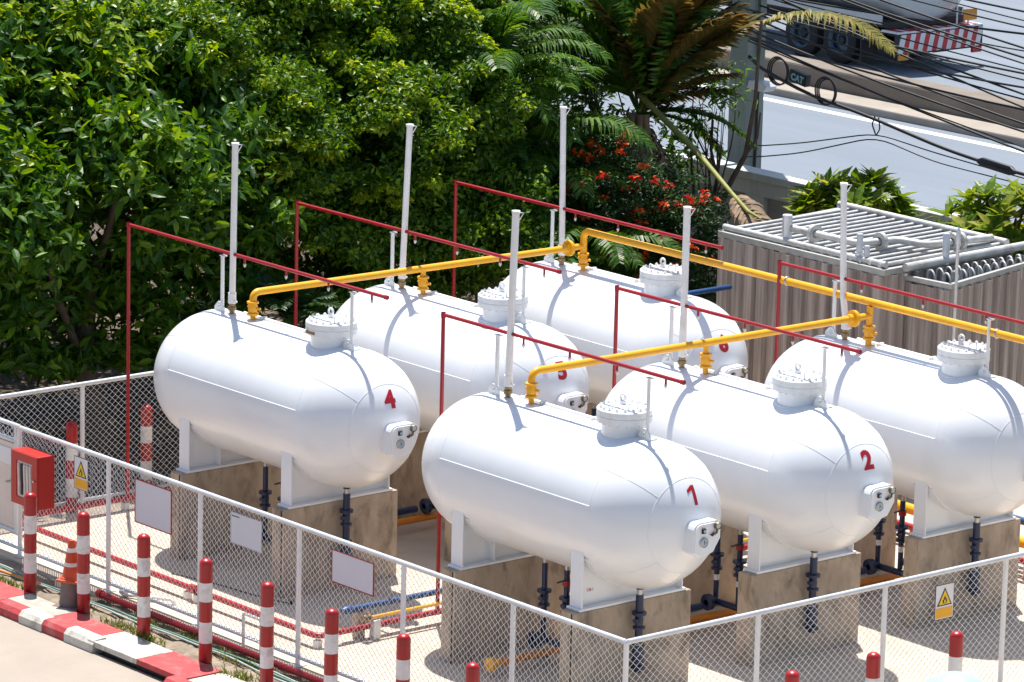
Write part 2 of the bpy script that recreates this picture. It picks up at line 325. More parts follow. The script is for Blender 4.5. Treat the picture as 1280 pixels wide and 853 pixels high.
# pipe along the top ridge
M_ridge = MB().tube([(-.98, .10, RT + .012), (.60, .10, RT + .012)], .024, 10).tube([(-.95, .05, RT + .004), (.62, .05, RT + .004)], .008, 6).mesh('ridge_pipe', 'white_paint')
M_strap = MB().lohi((-.6, .05, RT - .03), (-.57, .15, RT + .04)).lohi((.3, .05, RT - .03), (.33, .15, RT + .04)).mesh('ridge_clip', 'white_paint')
# spray-pipe supports
def support(x, top):
    b = MB().prism([(x - .10, RT - .01), (x + .10, RT - .01), (x + .10, RT + .05), (x + .03, RT + .12), (x - .03, RT + .12), (x - .10, RT + .05)], 'Y', -.045, -.03)
    b.lohi((x - .09, -.05, RT - .03), (x + .09, .07, RT + .012)); b.lohi((x - .10, -.03, RT), (x - .088, .06, RT + .07))
    b.ring((x, -.05, RT + .065), .018, .007, 'Y', 14, 6)
    b.tube([(x, .0, RT), (x, .0, top - .02)], .0245 if x < 0 else .021, 10); b.lohi((x - .025, -.03, top - .035), (x + .06, .03, top - .022))
    return b
M_sup = [support(-1.31, 3.745 - TH).mesh('pipe_support', 'white_paint'), support(1.315, 3.745 - TH).mesh('pipe_support', 'white_paint')]
# gauge housing on the front head
fx = 2.30
pl = [(-.150, -.24), (-.150, -.01), (-.144, .03), (-.128, .062), (-.10, .088), (-.06, .10), (.19, .10), (.235, .085), (.255, .05), (.255, -.11), (.15, -.26), (-.05, -.30)]
gb = MB().prism(pl, 'X', h + RT * .80, fx); M_gb = gb.mesh('gauge_housing', 'tank_white')
bmm = bmesh.new(); bmm.from_mesh(M_gb); bmesh.ops.bevel(bmm, geom=[e for e in bmm.edges if all(abs(v.co.x - fx) < 1e-5 for v in e.verts)], offset=.018, segments=3, affect='EDGES'); bmm.to_mesh(M_gb); bmm.free()
M_dial_r = MB().lathe([(.0, fx + .012), (.046, fx + .012), (.052, fx + .022), (.058, fx + .018), (.058, fx - .01)], (0, -.01, -.125), 'X', 24).mesh('dial_bezel', 'steel')
M_dial = MB().lathe([(0, fx + .016), (.045, fx + .016)], (0, -.01, -.125), 'X', 24).mesh('dial_face', 'glass_dial')
M_needle = MB().box((fx + .019, -.01, -.12), (.002, .006, .05)).box((fx + .019, .004, -.125), (.002, .03, .005)).mesh('needle', 'black')
M_sq = MB().box((fx + .012, -.02, .01), (.03, .048, .058), 0, .006).mesh('level_gauge_body', 'black')
M_sqf = MB().lathe([(0, fx + .030), (.017, fx + .030)], (0, -.02, .01), 'X', 14).mesh('level_gauge_face', 'glass_dial')
M_pg = MB().lathe([(.0, fx + .033), (.032, fx + .033), (.039, fx + .042), (.042, fx + .034), (.042, fx - .01)], (0, .175, .045), 'X', 22).tube([(fx + .02, .175, .005), (fx + .02, .165, -.035), (fx + .02, .13, -.04)], .012, 8).tube([(fx - .01, .13, -.04), (fx + .035, .13, -.04)], .015, 8).mesh('pressure_gauge', 'brass')
M_pgf = MB().lathe([(0, fx + .036), (.031, fx + .036)], (0, .175, .045), 'X', 18).mesh('gauge_face', 'glass_dial')
M_knob = MB().tube([(fx - .005, .10, -.05), (fx + .035, .098, -.052)], .012, 8).mesh('stop_knob', 'black')
# saddles (relative to tank centre): base plate, webs, side flanges, stiffener
PT = 1.10 - TH
def saddle_parts(x):
    zb = PT + .002; out = []
    out.append(('base_plate', MB().lohi((x - .115, -.80, zb), (x + .115, .80, zb + .03), .006)))
    def web(xc, t, hw):
        p = [(-hw, zb + .031), (hw, zb + .031)]
        n = 28
        za = lambda y: -math.sqrt(max(0, (RT - .004) ** 2 - y * y)) if abs(y) < RT - .02 else -.12
        p += [(y, za(y)) for y in np.linspace(hw, -hw, n)]
        return MB().prism([(a, b) for a, b in p], 'X', xc - t / 2, xc + t / 2)
    out.append(('web_plate', web(x, .018, .745)))
    for s in (-1, 1):
        y = s * .752; out.append(('side_flange', MB().lohi((x - .10, y - .009, zb + .031), (x + .10, y + .009, -.33))))
    for y in (-.27, .27):
        out.append(('stiffener', MB().lohi((x - .095, y - .008, zb + .031), (x - .0095, y + .008, -math.sqrt(RT * RT - y * y) + .02)).lohi((x + .0095, y - .008, zb + .031), (x + .095, y + .008, -math.sqrt(RT * RT - y * y) + .02)) if x < 0 else MB().lohi((x - .095, y - .008, zb + .031), (x - .0095, y + .008, -math.sqrt(RT * RT - y * y) + .02))))
    p = [( (RT + .012) * math.sin(t), -(RT + .012) * math.cos(t)) for t in np.linspace(-1.02, 1.02, 30)] + [((RT - .01) * math.sin(t), -(RT - .01) * math.cos(t)) for t in np.linspace(1.02, -1.02, 30)]
    out.append(('wear_plate', MB().prism(p, 'X', x - .16, x + .16)))
    return [(n, b.mesh(n, 'tank_white')) for n, b in out]
SAD = {x: saddle_parts(x) for x in (-1.05, 1.05)}
ventx = {4: -1.07, 5: -1.0, 6: -1.15, 1: -1.04, 2: -1.10, 3: -1.23}; ventz = {4: 5.16, 5: 5.15, 6: 5.11, 1: 5.20, 2: 4.95, 3: 4.94}
where = {1: 'nearest the fence corner', 2: 'middle of the front row', 4: 'left end of the back row', 5: 'middle of the back row', 6: 'right end of the back row'}
NW = {1: 'one', 2: 'two', 3: 'three', 4: 'four', 5: 'five', 6: 'six'}
def tn(i): return 'the tank at the right edge' if i == 3 else 'the tank numbered ' + NW[i]
def number_mesh(ch):
    if ch == '1':
        me = MB().prism([(.012, -.115), (.052, -.115), (.052, .115), (.012, .115), (-.055, .068), (-.055, .028), (.012, .066)], 'Z', -.0018, .0018).mesh('painted_number')
    else: me = textmesh(ch, .30, .013, .0018)
    th0 = math.asin(.43)
    bm = bmesh.new(); bm.from_mesh(me); bmesh.ops.triangulate(bm, faces=bm.faces)
    for _ in range(3): bmesh.ops.subdivide_edges(bm, edges=[e for e in bm.edges if e.calc_length() > .03], cuts=1); bmesh.ops.triangulate(bm, faces=bm.faces)
    bm.to_mesh(me); bm.free()
    for v in me.vertices:
        t = th0 + v.co.y / RT; p = v.co.x / RT; r = RT + .004 + v.co.z
        v.co = (h + r * math.cos(t) * math.cos(p), r * math.sin(p), r * math.sin(t) * math.cos(p))
    me.materials.clear(); me.materials.append(MT('digit_red')); return me
for i in range(1, 7):
    t = thing('gas_tank', 'white gas tank with red number %s, %s' % (NW[i], where[i]) if i != 3 else 'white horizontal gas tank at the right edge, its rounded front end out of frame', 'gas tank', TC[i], 'white gas tanks on concrete piers')
    ob('shell', M_shell, None, t); ob('weld_seam', M_seam, None, t)
    mw = ob('manway', M_neck, None, t)
    for n, m in (('flange', M_fl), ('bolt_circle', M_bolt), ('lift_handle', M_hand[0]), ('lift_handle', M_hand[1]), ('lifting_eye', M_eye)): ob(n, m, None, mw)
    if i == 4: ob('maker_plate', M_plate, None, mw)
    ob('ridge_pipe', M_ridge, None, t); ob('ridge_clip', M_strap, None, t)
    for m in M_sup: ob('pipe_support', m, None, t)
    g = ob('gauge_housing', M_gb, None, t)
    for n, m in (('dial_bezel', M_dial_r), ('dial_face', M_dial), ('needle', M_needle), ('level_gauge_body', M_sq), ('level_gauge_face', M_sqf), ('pressure_gauge', M_pg), ('gauge_face', M_pgf), ('stop_knob', M_knob)): ob(n, m, None, g)
    for x, nm in ((-1.05, 'rear'), (1.05, 'front')):
        s = ob('saddle', SAD[x][0][1], None, t)
        for n, m in SAD[x][1:]: ob(n, m, None, s)
    o = ob('painted_number', number_mesh(str(i)), None, t); o['label'] = 'red painted number %d' % i
    # vent stack
    zt = ventz[i] - TH; bx = -1.104; tx = ventx[i]
    pts = [(bx, 0, RT + .13), (bx + (tx - bx) * .1, 0, RT + .3), (tx, 0, zt)] if i != 3 else [(bx + .02, 0, RT + .13), (bx - .06, 0, RT + .55), (tx, 0, zt)]
    v = ob('vent_stack', MB().tube(pts, [.040, .040, .040] if i not in (1, 2) else [.043, .043, .043], 14), 'white_paint', t)
    ob('vent_fitting', MB().lathe([(.034, RT - .02), (.034, RT + .04), (.052, RT + .045), (.052, RT + .085), (.038, RT + .09), (.046, RT + .14)], (bx, 0, 0), n=14), 'brass', v)
    ob('vent_collar', MB().lathe([(.052, RT + .13), (.052, RT + .26), (.040, RT + .27)], (bx, 0, 0), n=16).box((bx + .07, 0, RT + .16), (.06, .02, .02)), 'white_paint', v)
    ob('rain_cap', MB().lathe([(.048, zt - .015), (.050, zt + .018), (0, zt + .022)], (tx, 0, 0), n=16).tube([(tx + .04, 0, zt + .006), (tx + .115, .02, zt + .006), (tx + .05, .01, zt - .085)], .007, 6), 'white_paint', v)
# small stencilled code on the front saddle of tank 1
cm = textmesh('CB-1', .05, .0, .001); cm.materials.clear(); cm.materials.append(MT('digit_red'))
for v in cm.vertices: v.co = (1.05 + .012 + v.co.z, -.56 + v.co.x, -.86 + v.co.y)
for o in [o for o in bpy.data.objects if o.name == 'gas_tank']: ob('stencilled_code', cm, None, o)

# ------------------------------------------------------------------ concrete piers
M_pier = {}
def pier_mesh(seed):
    random.seed(seed); b = MB().box((0, 0, .5485), (.24, 1.76, 1.103), 0, .012); return b.mesh('concrete_pier', 'pier_concrete')
for i in range(1, 7):
    for x, nm in ((-1.05, 'rear'), (1.05, 'front')):
        if (i, nm) == (6, 'x'): continue
        p = thing('concrete_pier', 'stained concrete pier under the %s end of %s' % (nm, tn(i)), 'pier', (TC[i].x + x, TC[i].y, 0), 'concrete piers carrying the tanks')
        ob('pier_block', pier_mesh(i * 3 + (x > 0)), None, p)
        if x < 0 or i in (1, 4): ob('earth_strap', MB().tube([(-.121 + .2, -.885, 1.09), (.08, -.884, .0)], .008, 6), 'black', p)

# ------------------------------------------------------------------ yellow gas pipework
def valve(b, x, y, z, r=.045):
    b.lathe([(r, z - .09), (.075, z - .085), (.075, z - .06), (.05, z - .055), (.06, z - .03), (.06, z + .03), (.05, z + .055), (.075, z + .06), (.075, z + .085), (r, z + .09)], (x, y, 0), n=16)
    b.tube([(x, y, z), (x + .10, y + .04, z)], .018, 8); b.tube([(x - .09, y, z + .01), (x - .04, y, z + .01)], .02, 8)
yp = thing('gas_pipeline', 'yellow gas pipe linking the back row of tanks, then running off right', 'pipe', (-6.08, .0366, 3.0))
O = Vector((-6.08, .0366, 3.0)); y6 = 5.4104
def rel(*p): return [Vector(q) - O for q in p]
ob('manifold', MB().tube(fillet(rel((-6.08, .0366, 3.14), (-6.08, .0366, 3.36), (-6.08, 5.13, 3.34)), .11), .045, 14).tube(rel((-6.08, 5.13, 3.34), (-6.08, 5.447, 3.34)), .042, 14), 'pipe_yellow', yp)
ob('header_pipe', MB().tube(fillet(rel((-6.08, 5.447, 3.16), (-6.08, 5.447, 3.545), (6, 5.447, 3.56)), .11), .047, 14), 'pipe_yellow', yp)
ob('pipe_flange', MB().lathe([(.04, -.02), (.105, -.02), (.105, .025), (.045, .025)], rel((-6.08, 5.19, 3.34))[0], 'Y', 22).lathe([(.04, -.10), (.06, -.09), (.06, -.02)], rel((-6.08, 5.19, 3.34))[0], 'Y', 16), 'pipe_yellow', yp)
for y, z1 in ((.0366, 3.16), (2.7418, 3.34), (5.447, 3.22)):
    rr = ob('riser', MB().tube(rel((-6.08, y, 2.99), (-6.08, y, z1)), .033, 12), 'pipe_yellow', yp)
    b = MB(); q = rel((-6.08, y, 3.16))[0]; valve(b, q.x, q.y, q.z); ob('valve', b, 'pipe_yellow', rr)
for x in (-2.2, 1.42): ob('pipe_clamp', MB().ring(Vector((x, 5.447, 3.553)) - O, .049, .012, 'X', 20, 6), 'steel', yp)
yq = thing('gas_pipeline', 'yellow gas pipe linking the front row of tanks, joining the longer pipe', 'pipe', (-.69, 0, 3.0))
O = Vector((-.69, 0, 3.0))
ob('manifold', MB().tube(fillet(rel((-.69, 0, 3.16), (-.69, 0, 3.40), (-.69, 5.10, 3.39)), .11), .045, 14).tube(rel((-.69, 5.1, 3.39), (-.69, 5.41, 3.39)), .042, 14), 'pipe_yellow', yq)
ob('pipe_flange', MB().lathe([(.04, -.02), (.105, -.02), (.105, .025), (.045, .025)], rel((-.69, 5.13, 3.39))[0], 'Y', 22).lathe([(.04, -.10), (.06, -.09), (.06, -.02)], rel((-.69, 5.13, 3.39))[0], 'Y', 16), 'pipe_yellow', yq)
for y, z1 in ((0, 3.2), (2.7052, 3.38), (5.41, 3.505)):
    rr = ob('riser', MB().tube(rel((-.69, y, 2.99), (-.69, y, z1)), .033 if y < 5 else .04, 12), 'pipe_yellow', yq)
    b = MB(); q = rel((-.69, y, 3.18))[0]; valve(b, q.x, q.y, q.z); ob('valve', b, 'pipe_yellow', rr)

# ------------------------------------------------------------------ red water-spray pipes over the tanks
ZR = 3.77
for i in range(1, 7):
    x0, x1 = (-2.31, 1.87) if i <= 3 else (-8.75, -3.43)
    if i == 3: x1 = 2.6
    y = TC[i].y
    t = thing('water_spray_pipe', 'red water spray pipe with drop nozzles over %s' % tn(i), 'pipe', (x0, y, 0), 'red spray pipes over the tanks')
    ob('riser', MB().tube([(0, 0, .12), (0, 0, ZR + .02)], .024, 12), 'pipe_red', t)
    ob('spray_bar', MB().tube([(-.022, 0, ZR), (x1 - x0, 0, ZR)], .0225, 12).lathe([(.029, -.04), (.029, .03)], (0, 0, ZR), 'Z', 12).lathe([(.029, -.02), (.029, .03), (.0, .03)], (x1 - x0 - .01, 0, ZR), 'X', 12), 'pipe_red', t)
    n0 = 4; xs_ = np.linspace(TC[i].x - .85, x1 - .28, 4) - x0
    for x in xs_:
        n = ob('nozzle', MB().tube([(x, 0, ZR - .01), (x, 0, ZR - .075)], .014, 8), 'pipe_red', t)
        ob('nozzle_tip', MB().lathe([(.010, ZR - .075), (.019, ZR - .085), (.019, ZR - .10), (.008, ZR - .125), (0, ZR - .125)], (x, 0, 0), n=10), 'steel', n)
# red ring main on the ground inside the fence
rm = thing('ring_main', 'red water main lying just above the concrete inside the fence', 'pipe', (-8.75, -1.78, 0)); O = Vector((-8.75, -1.78, 0))
ob('main_pipe', MB().tube(fillet(rel((-8.75, 7.5, .15), (-8.75, -1.78, .15), (-2.32, -1.78, .15), (-2.32, 7.2, .15)), .12), .037, 12), 'pipe_red', rm)
for x, y in ((-7.2, -1.78), (-4.9, -1.78), (-4.7, -1.78), (-2.35, -1.76), (-2.32, .8), (-8.75, 0)):
    ob('pipe_stand', MB().box(rel((x, y, .05))[0], (.08, .08, .10), .2, .006), 'galv', rm)
ob('coupling', MB().lathe([(.045, -.06), (.058, -.055), (.058, .055), (.045, .06)], rel((-4.78, -1.78, .15))[0], 'X', 14).tube(rel((-4.62, -1.78, .15), (-4.62, -1.78, .23), (-4.62, -1.70, .25)), .03, 10), 'pipe_red', rm)

# ------------------------------------------------------------------ navy drain pipes under the tanks
def dropvalve(b, x, y, z):
    b.lathe([(.03, z - .12), (.07, z - .11), (.07, z - .085), (.045, z - .08), (.05, z), (.045, z + .05), (.085, z + .055), (.085, z + .085), (.03, z + .09)], (x, y, 0), n=14)
    b.tube([(x, y, z), (x + .04, y - .10, z)], .028, 8)
for i in range(1, 7):
    c = TC[i]; t = thing('drain_pipe', 'navy blue drain pipework with valves beneath %s' % tn(i), 'pipe', (c.x, c.y, 0), 'navy drain pipes under the tanks')
    for k, x in enumerate((-.37, .02, 1.27)):
        r = .034 if k < 2 else .045
        zt = TH - RT + .01
        d = ob('drop_pipe', MB().tube([(x, 0, .34 if k < 2 else .42), (x, 0, zt - .12)], r, 12), 'pipe_navy', t)
        ob('nipple', MB().lathe([(.032, zt - .15), (.032, zt - .05), (.02, zt - .05)], (x, 0, 0), n=12), 'steel', d)
        ob('collar', MB().lathe([(.028, zt - .06), (.044, zt - .055), (.044, zt + .03)], (x, 0, 0), n=12), 'black', d)
        b = MB(); dropvalve(b, x, 0, .80 if k < 2 else .92); ob('valve', b, 'pipe_navy', d)
        if k == 1:
            ob('valve_ring', MB().lathe([(.04, 1.02), (.05, 1.02), (.05, 1.08), (.04, 1.08)], (x, 0, 0), n=12), 'pipe_red', d)
            ob('lever', MB().box((x + .02, -.09, 1.09), (.02, .18, .016), .2), 'black', d)
        ob('tag_band', MB().lathe([(r + .002, .56), (r + .002, .63)], (x, 0, 0), n=12), 'white_paint', d)
    ob('foot_valve', MB().tube([(1.27, 0, .40), (1.27, 0, .62)], .07, 14).tube([(1.27, 0, .30), (1.27, 0, .42)], .045, 12).box((1.27, 0, .36), (.16, .10, .05), 0, .01), 'pipe_navy', t)
    ob('cross_pipe', MB().tube([(.02, 0, .42), (.02, 2.1, .42)] if i not in (3, 6) else [(.02, 0, .42), (.02, 1.2, .42)], .045, 12), 'pipe_navy', t)
    ob('floor_flange', MB().lathe([(.04, -.16), (.10, -.155), (.10, -.10), (.06, -.095), (.06, .0)], (-.37, 0, .30), 'Y', 16).tube([(-.37, -.02, .30), (.10, -.02, .30)], .04, 12), 'pipe_navy', t)
    if i in (1, 4): ob('ball_valve', MB().lathe([(.03, -.10), (.075, -.08), (.085, 0), (.075, .08), (.03, .10)], (.45, -.30, .28), 'X', 16).tube([(.45, -.30, .28), (-.2, .1, .28)], .04, 10), 'pipe_blue', t)
for x, rows, yy in ((-.29, 'the front row of tanks', (-.85, 7.5)), (-5.78, 'the back row of tanks', (1.15, 7.2))):
    t = thing('floor_pipe', 'orange pipe low along the floor beneath %s' % rows, 'pipe', (x, yy[0], 0), 'orange floor pipes')
    ob('pipe_run', MB().tube([(0, 0, .15), (0, yy[1] - yy[0], .15)], .045, 12), 'pipe_orange', t)
    for k in range(4): ob('pipe_block', MB().box((0, .8 + k * 1.7, .05), (.12, .12, .11), 0, .01), 'kerb_grey', t)
    ob('end_flange', MB().lathe([(.0, -.03), (.085, -.03), (.085, .02), (.05, .025), (.06, .10)], (0, 0, .15), 'Y', 16), 'pipe_yellow', t)
t = thing('feed_pipe', 'blue pipe crossing the floor between tanks four and one', 'pipe', (-2.42, -1.25, 0))
ob('pipe_run', MB().tube([(0, 0, .36), (0, 8, .36)], .037, 12), 'pipe_blue', t)
ob('end_coupling', MB().lathe([(0, -.10), (.03, -.10), (.05, -.06), (.05, .03), (.037, .05)], (0, 0, .36), 'Y', 16), 'pipe_blue', t)
ob('stand', MB().box((0, .15, .16), (.10, .12, .32), 0, .01), 'pier_concrete', t)
t = thing('feed_pipe', 'thin yellow pipe beside the blue floor pipe between tanks four and one', 'pipe', (-2.26, -1.1, 0))
ob('pipe_run', MB().tube([(0, 0, .27), (0, 8, .27)], .022, 12), 'pipe_yellow', t)
ob('end_valve', MB().lathe([(0, -.07), (.045, -.06), (.05, .03), (.03, .06)], (0, 0, .27), 'Y', 14).tube([(0, -.02, .27), (.04, -.02, .36)], .015, 8), 'brass', t)
ob('stand', MB().box((0, .12, .12), (.1, .1, .24), 0, .01), 'galv', t)

# ------------------------------------------------------------------ chain-link fences
def chain_mesh(L, z0, z1, p=.0485, dz=.0435, r=.0034):
    nk = int(L / p); nj = int((z1 - z0) / dz)
    j = np.arange(nj + 1); k = np.arange(nk)
    S = (k[:, None] + ((j[None, :] + k[:, None]) % 2)) * p + .004
    Zc = z0 + np.broadcast_to(j * dz, S.shape)
    Dp = np.where((j[None, :] + k[:, None]) % 2 == 0, .0035, -.0035) * np.where(k[:, None] % 2, 1, 1)
    P = np.stack([S, Dp, Zc], -1)                         # (nk, nj+1, 3)
    off = np.array([[r, 0, 0], [0, r, 0], [-r, 0, 0], [0, -r, 0]]) * 1.15
    V = (P[:, :, None, :] + off[None, None]).reshape(-1, 3)
    base = (np.arange(nk)[:, None] * (nj + 1) + np.arange(nj)[None]).ravel() * 4
    F = np.concatenate([np.stack([base + a, base + (a + 1) % 4, base + 4 + (a + 1) % 4, base + 4 + a], -1) for a in range(4)])
    return npmesh('chain_link', V, F, 'galv_wire', True)
def fence(label, p0, p1, posts, hgt=1.65, zb=.10):
    p0, p1 = Vector(p0), Vector(p1); d = p1 - p0; L = d.length; rz = math.atan2(d.y, d.x)
    t = thing('chain_link_fence', label, 'fence', p0, 'chain link fence runs', rz)
    ob('top_rail', MB().tube([(-.02, 0, hgt), (L + .02, 0, hgt)], .030, 12), 'galv', t)
    ob('bottom_rail', MB().tube([(0, 0, zb), (L, 0, zb)], .024, 10), 'galv', t)
    for s in posts:
        q = ob('post', MB().tube([(s, 0, .0), (s, 0, hgt - .01)], .030, 12), 'white_paint', t)
        ob('foot_plate', MB().lohi((s - .08, -.07, -.001), (s + .08, .07, .012)), 'galv', q)
    c = ob('chain_link', chain_mesh(L, zb, hgt - .02), None, t); c['kind'] = 'stuff'
    return t
fence('long chain link fence along the painted kerb at left', (-7.66, -2.36, 0), (3.7, -2.36, 0), [0, 1.92, 3.80, 5.72, 7.63, 9.52])
fence('chain link fence at lower right with a yellow warning sign', (3.7, -2.36, 0), (3.7, 7.2, 0), [0, 1.89, 3.80, 5.71, 7.6, 9.5])
fence('chain link fence in the shade below the big leafy trees', (-9.15, -2.36, 0), (-9.15, 8.3, 0), [0, 1.96, 3.9, 5.8, 7.7, 9.6], hgt=1.65)
g = thing('gate', 'pale sheet metal gate with blue-grey rails at left edge', 'gate', (-9.1, -2.36, 0))
ob('gate_sheet', MB().lohi((.06, -.012, .34), (1.34, .012, 1.42)), 'gate_sheet', g)
for z in (.30, 1.46): ob('gate_rail', MB().tube([(.03, 0, z), (1.37, 0, z)], .03, 10), 'galv', g)
ob('low_rail', MB().tube([(.03, 0, .10), (1.42, 0, .10)], .024, 10), 'galv', g)
for x in (.03, 1.36): ob('gate_stile', MB().tube([(x, 0, .27), (x, 0, 1.68)], .026, 10), 'white_paint', g)
ob('upper_rail', MB().tube([(.0, 0, 1.66), (1.45, 0, 1.66)], .03, 10), 'galv', g)
c = ob('chain_link', chain_mesh(1.3, 1.48, 1.64), None, g, (.05, 0, 0)); c['kind'] = 'stuff'
c = ob('chain_link', chain_mesh(1.3, .10, .29), None, g, (.05, 0, 0)); c['kind'] = 'stuff'
ob('handle', MB().tube([(1.24, -.02, .93), (1.24, -.07, .93), (1.33, -.07, .94)], .011, 8), 'steel', g)
ob('notice_plate', MB().lohi((.80, -.022, 1.14), (1.28, -.014, 1.35)), 'sign_white', g)

# ------------------------------------------------------------------ fire hose cabinet
hc = thing('hose_cabinet', 'red fire hose cabinet with hose showing through its window', 'cabinet', (-7.42, -2.64, .80))
ob('cabinet_body', MB().lohi((0, .012, 0), (.57, .25, .67), .008), 'cabinet_red', hc)
dr = ob('cabinet_door', MB().lohi((.004, -.012, .004), (.12, .01, .666)).lohi((.46, -.012, .004), (.566, .01, .666)).lohi((.12, -.012, .56), (.46, .01, .666)).lohi((.12, -.012, .004), (.46, .01, .10)), 'cabinet_red', hc)
ob('window_back', MB().lohi((.121, .004, .101), (.459, .011, .559)), 'hose', dr)
for k in range(5):
    x = .165 + k * .062
    ob('hose_fold', MB().tube([(x, -.003, .53), (x + .01, -.008, .40), (x + .018, -.006, .28), (x + .012, -.003, .14)], .022, 8), 'hose' if k % 2 == 0 else 'black' if k == 1 else 'steel', dr)
ob('door_latch', MB().tube([(.51, -.012, .36), (.51, -.03, .36)], .016, 10), 'steel', dr)

# ------------------------------------------------------------------ signs
def rim(b, w, hh, t, d):
    b.lohi((-w / 2, -d, -hh / 2), (w / 2, 0, -hh / 2 + t)).lohi((-w / 2, -d, hh / 2 - t), (w / 2, 0, hh / 2)).lohi((-w / 2, -d, -hh / 2 + t), (-w / 2 + t, 0, hh / 2 - t)).lohi((w / 2 - t, -d, -hh / 2 + t), (w / 2, 0, hh / 2 - t)); return b
def blank_sign(label, x0, x1, z0, z1, edge):
    t = thing('sign_board', label, 'sign', ((x0 + x1) / 2, -2.395, (z0 + z1) / 2), 'blank boards on the long fence'); w, hh = x1 - x0, z1 - z0
    ob('board', MB().lohi((-w / 2 + .008, -.008, -hh / 2 + .008), (w / 2 - .008, -.001, hh / 2 - .008)), 'sign_grey', t)
    ob('border', rim(MB(), w, hh, .012 if edge == 'pipe_red' else .006, .012), edge, t); return t
blank_sign('blank grey board with red border beside the warning sign, largest on fence', -5.13, -4.38, 1.01, 1.55, 'pipe_red')
t2 = blank_sign('plain blank grey board on the fence before the front pier of tank four', -3.2, -2.61, 1.19, 1.56, 'sign_grey')
ob('tie', MB().box((-.2, -.012, .145), (.14, .003, .008)), 'black', t2)
blank_sign('blank grey board with thin red border nearest the fence corner', -1.28, -.51, 1.16, 1.545, 'pipe_red')
def warn(label, loc, rz):
    t = thing('warning_sign', label, 'sign', loc, 'flammable warning signs', rz)
    ob('plate', MB().lohi((-.145, -.006, -.20), (.145, 0, .20)), 'sign_white', t)
    ob('plate_edge', rim(MB(), .296, .406, .007, .008), 'kerb_raw', t)
    tr = ob('triangle', MB().prism([(-.118, -.045), (.118, -.045), (0, .165)], 'Y', -.0085, -.0061), 'black', t)
    ob('triangle_field', MB().prism([(-.092, -.030), (.092, -.030), (0, .134)], 'Y', -.0105, -.0086), 'sign_yellow', tr)
    ob('flame', MB().prism([(-.028, -.018), (.028, -.018), (.036, .012), (.022, .040), (.016, .028), (.004, .070), (-.014, .045), (-.018, .028), (-.034, .015)], 'Y', -.0125, -.0106), 'black', tr)
    ob('flame_heart', MB().prism([(-.012, -.012), (.012, -.012), (.014, .008), (0, .032), (-.014, .008)], 'Y', -.0140, -.0126), 'sign_yellow', tr)
    ob('caption_panel', MB().lohi((-.128, -.0095, -.185), (.128, -.0061, -.068)), 'sign_orange', t)
warn('yellow flame warning sign beside the red hose cabinet', (-6.265, -2.395, 1.36), 0)
warn('yellow flame warning sign on the lower right fence', (3.745, 2.33, 1.32), R_(90))

# ------------------------------------------------------------------ bollards, cone
BH = 1.24; BR = .078
cap = [(BR, BH - .06)] + [(BR * math.cos(a), BH - .06 + .06 * math.sin(a)) for a in np.linspace(.2, 1.5, 6)] + [(.0, BH)]
bands = [(0, .24), (.24, .49), (.49, .735), (.735, .96), (.96, BH)]
bmesh_ = []
for k, (a, b) in enumerate(bands):
    p = [(BR, a), (BR, b)] if k < 4 else [(BR, a)] + cap
    bmesh_.append(MB().lathe(p, n=20).mesh('band', 'bollard_red' if k % 2 == 0 else 'bollard_white'))
ords = ['in front of the red hose cabinet', 'beside the orange traffic cone', 'third from the hose cabinet, below the large blank board', 'fourth from the hose cabinet, before the front pier of tank four', 'fifth from the hose cabinet along the kerb', 'sixth from the hose cabinet, below a blank board', 'seventh from the hose cabinet, only its upper half in frame', 'eighth from the hose cabinet, just its red top in frame']
bl = [(-6.36, -3.08, ords[0]), (-5.25, -3.06, ords[1]), (-4.02, -3.05, ords[2]), (-2.74, -3.09, ords[3]), (-1.55, -3.10, ords[4]), (-.27, -3.18, ords[5]), (.95, -3.14, ords[6]), (2.21, -3.20, ords[7]),
      (4.48, -.70, 'leftmost of the three outside the lower right fence'), (4.50, .50, 'middle of the three outside the lower right fence'), (4.46, 1.80, 'behind the pale blue lid, outside the right fence'),
      (-9.26, .69, 'behind the back fence, nearest to the tank end'), (-9.05, -.63, 'behind the back fence, half hidden by the front fence')]
for x, y, lb in bl:
    t = thing('bollard', 'red and white bollard ' + lb, 'bollard', (x, y, -.03 if x < 3 else 0), 'red and white striped bollards', random.uniform(0, 6)); t.rotation_euler = (random.uniform(-.008, .008), random.uniform(-.008, .008), random.uniform(0, 6))
    for m in bmesh_: ob('band', m, None, t)
def cone(name, label, loc, mt, z0, hh, rb, bands_):
    t = thing(name, label, 'traffic cone', loc, None, .5)
    ob('cone_body', MB().lathe([(rb, .03), (rb * .92, .06), (.045, hh - .05), (.030, hh), (0, hh)], n=28), mt, t)
    ob('cone_base', MB().box((0, 0, .016), (rb * 2.35, rb * 2.35, .032), 0, .012).lathe([(rb * 1.12, .03), (rb * 1.05, .05), (rb * .9, .055)], n=24), mt, t)
    for a, b in bands_:
        f = lambda z: rb * .92 + (.045 - rb * .92) * (z - .06) / (hh - .11) + .004
        ob('white_band', MB().lathe([(f(a) - .003, a), (f(a), a), (f(b), b), (f(b) - .003, b)], n=28), 'bollard_white', t)
    return t
t = thing('cone_stand', 'dark grimy rubber cone stub under the orange cone', 'traffic cone', (-5.50, -3.06, -.03), None, .4)
ob('stub_body', MB().lathe([(.15, .03), (.125, .36), (0, .36)], n=24), 'cone_dark', t); ob('stub_base', MB().box((0, 0, .017), (.36, .36, .034), 0, .012), 'cone_dark', t)
cone('traffic_cone', 'orange traffic cone with two white bands, set on a dark stub', (-5.50, -3.06, .30), 'cone_orange', 0, .50, .125, [(.19, .235), (.36, .41)])
